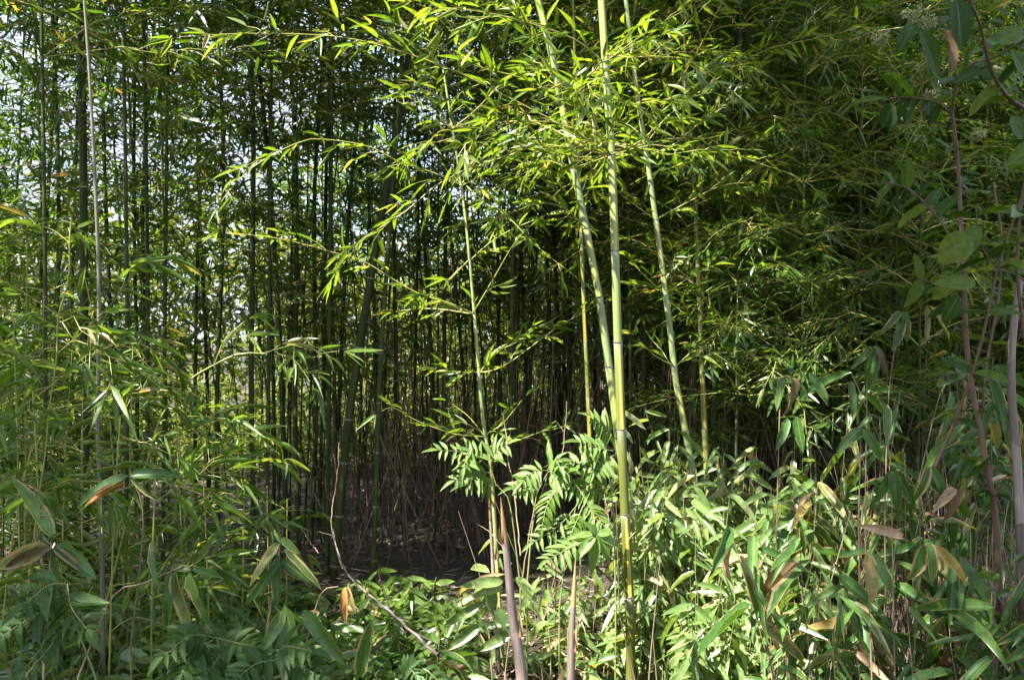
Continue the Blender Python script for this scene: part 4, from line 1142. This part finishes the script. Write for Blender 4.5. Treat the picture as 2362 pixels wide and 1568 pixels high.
sapling("sapling with bright serrated leaflets at the bottom edge left of the middle", [(640, 1520), (660, 1600)], 2.2,
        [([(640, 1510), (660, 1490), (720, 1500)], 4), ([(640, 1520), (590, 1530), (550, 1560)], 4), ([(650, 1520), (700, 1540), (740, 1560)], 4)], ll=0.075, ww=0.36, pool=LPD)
for i in range(16):
    x = rP.uniform(300, 1020); d = rP.uniform(2.5, 3.4); yb = 784 + 1.45 / d * FPX; yt = yb - rP.uniform(40, 150)
    fs = []
    for k_ in range(4):
        a_ = rP.uniform(-1, 1) * 110; fs.append(([(x, yt + 10), (x + a_ * 0.5, yt - 18), (x + a_, yt + rP.uniform(-10, 30))], 4))
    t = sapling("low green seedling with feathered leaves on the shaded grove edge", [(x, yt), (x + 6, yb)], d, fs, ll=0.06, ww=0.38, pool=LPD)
    t['group'] = "low seedlings on the shaded grove edge"

# ------------------------------------------------------------------ bamboo shoots
def shoot(label, pts, d, wtop, wbot, nsh=5, tip=True):
    P = spline(np.array([Q(x, y, d) for x, y in pts])[::-1], 40)
    dn = nrm(P[0] - P[1])
    if P[0][2] > 0:
        P = np.concatenate([[P[0] + dn * (P[0][2] + 0.05) / max(-dn[2], .3)], P])
    s = np.concatenate([[0], np.cumsum(np.linalg.norm(np.diff(P, axis=0), axis=1))]); T_ = s[-1]
    rb = wbot / FPX * d / 2; rt = wtop / FPX * d / 2
    org = P[0].copy()
    t = thing("bamboo_shoot", label, "bamboo shoot", org)
    f = s / T_
    R = rb + (rt - rb) * f
    mb = MB(); mb.tube(P - org, R * 0.96, 12, 0); link("culm", mb.mesh("culm", [M_SHEATH]), t)
    def at(q):
        return np.array([np.interp(q, s, P[:, i]) for i in range(3)])
    for k_ in range(nsh):
        a_ = T_ * (k_ / nsh); b_ = T_ * min(1.0, (k_ + 1.06) / nsh)
        q = np.linspace(a_, b_, 6)
        mb = MB(); pts_ = np.array([at(z) for z in q]) - org
        rr = np.array([rb + (rt - rb) * z / T_ for z in q]) * np.linspace(1.03, 1.10, 6)
        mb.tube(pts_, rr, 14, 0)
        V = mb.V[0].reshape(6, 15, 3)
        an = np.arange(15) / 14 * 2 * math.pi + k_ * 2.4
        V[5] += (np.cos(an) * 0.5 * rr[5] * 1.8)[:, None] * nrm(pts_[-1] - pts_[-2])      # the sheath ends aslant
        mb.V[0] = V.reshape(-1, 3)
        link("sheath", mb.mesh("sheath", [M_SHEATH]), t)
        # a dry pointed blade where the sheath ends
        az = k_ * 2.4 + 0.5
        if k_ >= nsh - 3:
            put_leaf(t, LD, at(b_) + np.array([math.cos(az), math.sin(az), 0]) * rr[5] * 0.9, (math.cos(az) * 0.35, math.sin(az) * 0.35, 1), (math.cos(az), math.sin(az), -0.3), 0.05 + 0.015 * (nsh - k_), 0.008, name="sheath_blade", origin=org)
    if tip:
        u_ = nrm(P[-1] - P[-3])
        mb = MB(); e = P[-1] - org
        mb.tube([e - u_ * 0.03, e + u_ * 0.02, e + u_ * 0.09, e + u_ * 0.16], [rt * 1.05, rt * 1.1, rt * 0.7, 0.0008], 10, 0)
        link("tip", mb.mesh("tip", [M_TIP]), t)
    return t
shoot("tall grey brown shoot leaning in the middle foreground with a brown tip", [(1165, 1250), (1173, 1330), (1182, 1420), (1195, 1500), (1206, 1580)], 3.0, 13, 36)
shoot("pinkish pale shoot standing upright left of the thickest culm base", [(1322, 1395), (1319, 1460), (1316, 1580)], 2.9, 11, 30, nsh=4)
shoot("thin sunlit shoot close beside the thin middle culm", [(1131, 1200), (1136, 1290), (1144, 1440)], 3.8, 6, 13, nsh=4)
shoot("stout pinkish sheathed shoot at the right edge behind the bank", [(2352, 650), (2338, 740), (2331, 850), (2334, 940), (2342, 1030), (2349, 1150), (2358, 1320), (2362, 1480)], 3.0, 14, 26, nsh=6, tip=False)

# ------------------------------------------------------------------ dry twigs in front
def dry_twig(label, pts, d0, d1, r0, side=(), mat=M_DRY):
    P = vpath(pts, d0, d1, 24)
    rr = np.random.default_rng(len(label)); P[1:-1] += rr.normal(0, 0.0018, P[1:-1].shape)
    org = P[0].copy(); mb = MB(); mb.tube(P - org, np.linspace(r0, r0 * 0.4, len(P)), 6, 0)
    for i in side:
        q = P[i] - org; mb.tube([q, q + rr.normal(0, 1, 3) * np.array([0.06, 0.03, 0.05])], [r0 * 0.5, r0 * 0.2], 4, 0)
    o = link("dry_twig", mb.mesh("dry_twig", [mat]), None, org)
    return tag(o, label, "twig")
M_PURP = stem_mat("purple grey twig", [(0.2, (0.07, 0.045, 0.045)), (0.8, (0.16, 0.115, 0.115))], rough=0.6)
dry_twig("long purple grey fallen stem slanting down across the leaf litter", [(1010, 1510), (960, 1465), (900, 1410), (820, 1345), (785, 1290), (768, 1220)], 2.8, 3.6, 0.006, (5, 9, 14), M_PURP)
dry_twig("thin pale crooked twig rising before the stout slanting culm", [(790, 1310), (768, 1240), (765, 1180), (778, 1090), (782, 1020)], 3.6, 3.7, 0.003, (6, 12, 17))
dry_twig("crooked bare twig rising into the dark right of the middle", [(1205, 1330), (1230, 1180), (1250, 1110), (1295, 1050), (1302, 990), (1306, 925)], 3.6, 3.8, 0.003, (10, 15, 19))
dry_twig("bare twig curving up right of the thin middle culm", [(1200, 1280), (1188, 1150), (1172, 1060), (1166, 1000), (1160, 955)], 3.6, 3.8, 0.003, (12, 18))
dry_twig("short bare twig leaning toward the middle shoot", [(1180, 1300), (1150, 1250), (1120, 1220), (1096, 1205)], 3.2, 3.3, 0.003, (8, 13))
dry_twig("short pale broken twig lying over the litter at left", [(735, 1275), (715, 1250), (690, 1212)], 3.4, 3.5, 0.003)
dry_twig("thin straight dry stem leaning across the lower left leaves", [(60, 1560), (150, 1440), (215, 1350)], 2.3, 2.4, 0.002)
dry_twig("dark crooked twig standing among the far left leaves", [(112, 1370), (85, 1260), (95, 1190), (70, 1090)], 2.5, 2.5, 0.0035, (9, 15), M_BARK)

mb = MB(); r = np.random.default_rng(9)
for i in range(330):
    px = r.uniform(1760, 2420) if i < 300 else r.uniform(1150, 1760); d = r.uniform(3.0, 4.8)
    b_ = np.array([spot(px, d), d, 0.0]); b_[2] = gz(b_[0], d)
    h_ = r.uniform(0.25, 1.05); e = b_ + np.array([r.normal(0, 0.2), r.normal(0, 0.15), 1.0]) * h_
    mb.tube([b_, (b_ + e) / 2 + r.normal(0, 0.02, 3), e], [0.003, 0.0025, 0.0012], 5, 0)
o = link("dry_stems", mb.mesh("dry_stems", [M_DRY])); o['kind'] = 'stuff'
tag(o, "thin dry tan stems standing among the dwarf bamboo", "dry stems")

# ------------------------------------------------------------------ leathery shrub at the right
rV = np.random.default_rng(81)
def shrub(label, stems, group=None):
    P0 = None; objs = []
    for k_, (pts, d0, d1, w0, w1, leafs) in enumerate(stems):
        P = vpath(pts, d0, d1, 26)
        if P0 is None:
            if P[0][2] > 0:
                P = np.concatenate([[P[0] * [1, 1, 0] + np.array([0.03, 0, -0.03])], P])
            P0 = P[0].copy(); t = thing("leathery_shrub", label, "shrub", P0, group)
        mb = MB(); mb.tube(P - P0, np.linspace(w0 / FPX * d0 / 2, w1 / FPX * d1 / 2, len(P)), 8, 0)
        br = link("branch", mb.mesh("branch", [M_RED]), t)
        n_ = len(P)
        for j in range(leafs):
            f = 0.12 + 0.88 * (j + 0.5) / leafs; i = min(int(f * (n_ - 1)), n_ - 2)
            T = nrm(P[i + 1] - P[i]); ph = rV.uniform(0, 6.28)
            a1 = nrm(np.cross(T, (0.3, 0.5, 0.8))); a2 = np.cross(T, a1)
            for sg in (-1, 1):
                D = nrm((a1 * math.cos(ph) + a2 * math.sin(ph)) * sg + T * 0.5 + np.array([0, 0, -0.35]))
                L_ = rV.uniform(0.07, 0.13)
                put_leaf(br, LO, P[i], D, UP + np.array([0, -0.3, 0]) + rV.normal(0, 0.35, 3), L_, L_ * rV.uniform(0.36, 0.48), origin=P0, rng=rV)
    return t, P0
tV, oV = shrub("large shrub with red brown stems and dark leathery oval leaves at the right edge", [
    ([(2300, 1250), (2290, 1160), (2262, 1000), (2232, 830), (2222, 640), (2215, 500), (2207, 360), (2195, 260)], 3.1, 2.9, 15, 8, 9),
    ([(2195, 262), (2150, 235), (2080, 225), (2030, 235)], 2.9, 2.8, 6, 3, 5),
    ([(2195, 260), (2205, 200), (2240, 150), (2300, 130), (2361, 90)], 2.9, 2.7, 7, 4, 6),
    ([(2361, 250), (2320, 220), (2285, 160), (2260, 60), (2230, -10)], 2.8, 2.6, 10, 6, 6),
    ([(2150, 1090), (2190, 1000), (2235, 880), (2265, 780), (2300, 620), (2340, 500), (2380, 400)], 3.0, 2.7, 7, 5, 5),
    ([(2275, 1150), (2268, 900), (2300, 700), (2310, 560), (2290, 420)], 3.3, 3.3, 8, 4, 8),
    ([(2361, 780), (2345, 600), (2361, 420), (2380, 300)], 2.9, 2.8, 9, 5, 6),
    ([(2200, 560), (2160, 500), (2100, 440), (2040, 420)], 3.2, 3.3, 5, 3, 6),
    ([(2210, 700), (2160, 660), (2110, 640)], 3.1, 3.0, 4, 3, 4),
    ([(2240, 900), (2190, 860), (2150, 900)], 3.2, 3.1, 4, 3, 4),
    ([(2290, 1150), (2240, 1100), (2200, 1150)], 3.1, 3.0, 4, 3, 4),
    ([(2240, 60), (2170, 40), (2100, 60)], 2.6, 2.7, 5, 3, 5),
    ([(2300, 620), (2260, 560), (2250, 480)], 2.8, 2.8, 4, 3, 4)])
def hero_oval(x0, y0, x1, y1, wpx, d, pool=LO, nn=(0.1, -0.9, 0.3)):
    a_ = Q(x0, y0, d); b_ = Q(x1, y1, d)
    put_leaf(tV, pool, a_, b_ - a_, np.array(nn), float(np.linalg.norm(b_ - a_)), wpx / FPX * d, origin=oV)
for a_ in ((2205, 0, 2222, 112, 62, 2.4), (2235, 545, 2170, 600, 70, 2.7), (2250, 520, 2220, 590, 46, 2.75), (2250, 655, 2160, 648, 40, 2.7), (2210, 680, 2180, 745, 40, 2.8), (2390, 330, 2325, 380, 44, 2.4),
           (2200, 640, 2155, 690, 36, 2.9), (2060, 240, 2035, 295, 42, 3.0), (2085, 235, 2100, 290, 34, 3.0), (2120, 70, 2170, 175, 46, 2.5), (2300, 100, 2365, 60, 44, 2.5), (2260, 160, 2200, 190, 30, 2.6), (2330, 120, 2380, 170, 40, 2.5), (2330, 270, 2361, 320, 44, 2.6)):
    hero_oval(*a_)
hero_oval(2180, 70, 2195, 178, 40, 2.42, LD)
def cluster(x, y, d, rpx):
    mb = MB(); c_ = Q(x, y, d) - oV; R_ = rpx / FPX * d
    for i in range(110):
        v = rV.normal(0, 1, 3); v[2] *= 0.55; v = v / max(np.linalg.norm(v), 1e-6) * R_ * rV.random() ** 0.4
        q = c_ + v
        mb.tube([q - UP * 0.0025, q, q + UP * 0.0025], [0.0007, 0.0024, 0.0007], 5, 0)
        if i % 5 == 0:
            mb.tube([c_ - UP * R_, q], [0.0008, 0.0005], 3, 1)
    link("flower_cluster", mb.mesh("flower_cluster", [M_FLOW, M_STEMG]), tV)
for a_ in ((2105, 30, 2.6, 26), (2140, 50, 2.6, 22), (2030, 85, 2.8, 22), (2150, 215, 2.8, 18), (2255, 310, 2.8, 18)):
    cluster(*a_)

# ------------------------------------------------------------------ unseen trees added behind and beside the viewer, crowns shaped for the wanted shade
def shade_wish(x, y):
    """share of shade wanted where the near plants stand, by view position"""
    if x < 1000 and y > 1215:
        return 0.68
    if x < 640 and y < 500:
        return 0.9
    if x < 700:
        return 0.10
    if x > 2120 and y > 300:
        return 0.95
    if x > 1900 and y > 500:
        return 0.85
    if x > 1850:
        return 0.35
    return 0.0
rT = np.random.default_rng(91)
def shade_tree(label, bx, by, h, cx, cy_, cr, n):
    t = thing("added_shade_tree", label, "tree", (bx, by, 0.0))
    mb = MB(); hub = np.array([cx - bx, cy_ - by, h * 0.62])
    P = spline([(0, 0, -0.1), (0.05, 0.1, h * 0.25), tuple(hub * np.array([0.5, 0.5, 0.8])), tuple(hub)], 20)
    mb.tube(P, np.linspace(0.16, 0.07, 20), 10, 0); link("trunk", mb.mesh("trunk", [M_BARK]), t)
    ml = MB(); lb = MB(); tries = 0; k_ = 0
    while k_ < n and tries < n * 60:
        tries += 1
        v = rT.normal(0, 1, 3); v = v / np.linalg.norm(v) * rT.random() ** 0.4
        c_ = np.array([cx, cy_, h * 0.72]) + v * np.array([cr, cr, h * 0.22])
        keep = 1.0
        for d in (2.5, 3.0, 3.5, 4.0, 4.6, 5.3):
            tt = (d - c_[1]) / (-SUN.y)
            q = c_ - np.array(SUN) * tt
            if tt <= 0 or q[2] < 0.0 or q[2] > 3.7:
                continue
            x = q[0] / d * FPX + 1180.5; y = 784 - (q[2] - CAM_H) / d * FPX
            if d > 5 and (y > 430 or x > 1650):
                continue
            if d < 3.2 and x > 720 and y < 900:      # nothing stands there
                continue
            if -150 < x < 2500 and -150 < y < 1700:
                keep = min(keep, shade_wish(x, y))
        # nothing hangs into the view itself
        if c_[1] > 0.2 and abs(c_[0] / c_[1]) < 0.85 and (c_[2] - CAM_H) / c_[1] < 0.55:
            continue
        if rT.random() > keep:
            continue
        k_ += 1
        m_ = 46
        B = c_ + rT.normal(0, 1, (m_, 3)) * np.array([0.17, 0.17, 0.10])
        D = rT.normal(0, 1, (m_, 3)); D[:, 2] *= 0.5
        Lf = rT.uniform(0.07, 0.12, m_)
        ml.leaves(B - np.array([bx, by, 0]), D, UP + rT.normal(0, 0.5, (m_, 3)), Lf, Lf * 0.5, 0.15, 'far')
        if k_ % 3 == 0:
            lb.tube(spline([tuple(hub), tuple((hub + c_ - np.array([bx, by, 0])) / 2 + np.array([0, 0, 0.15])), tuple(c_ - np.array([bx, by, 0]))], 7), np.linspace(0.03, 0.006, 7), 5, 0)
    link("limbs", lb.mesh("limbs", [M_BARK]), t)
    f = link("crown", ml.mesh("crown", [M_BAMFAR]), t); f['kind'] = 'stuff'
shade_tree("unseen tree added to shade the left foreground", -6.4, -1.6, 6.8, -4.2, 0.5, 2.2, 230)
shade_tree("unseen tree added to dapple the right bank", 0.9, -2.4, 7.2, -0.8, 0.8, 2.4, 260)
shade_tree("unseen tree added at the left to shade the grove floor", -6.0, 3.2, 6.6, -3.9, 2.7, 1.9, 260)
shade_tree("unseen tall tree added to darken the right thicket", -1.0, -2.8, 11.5, -1.9, 1.9, 2.0, 230)
print("objects", len(bpy.data.objects))
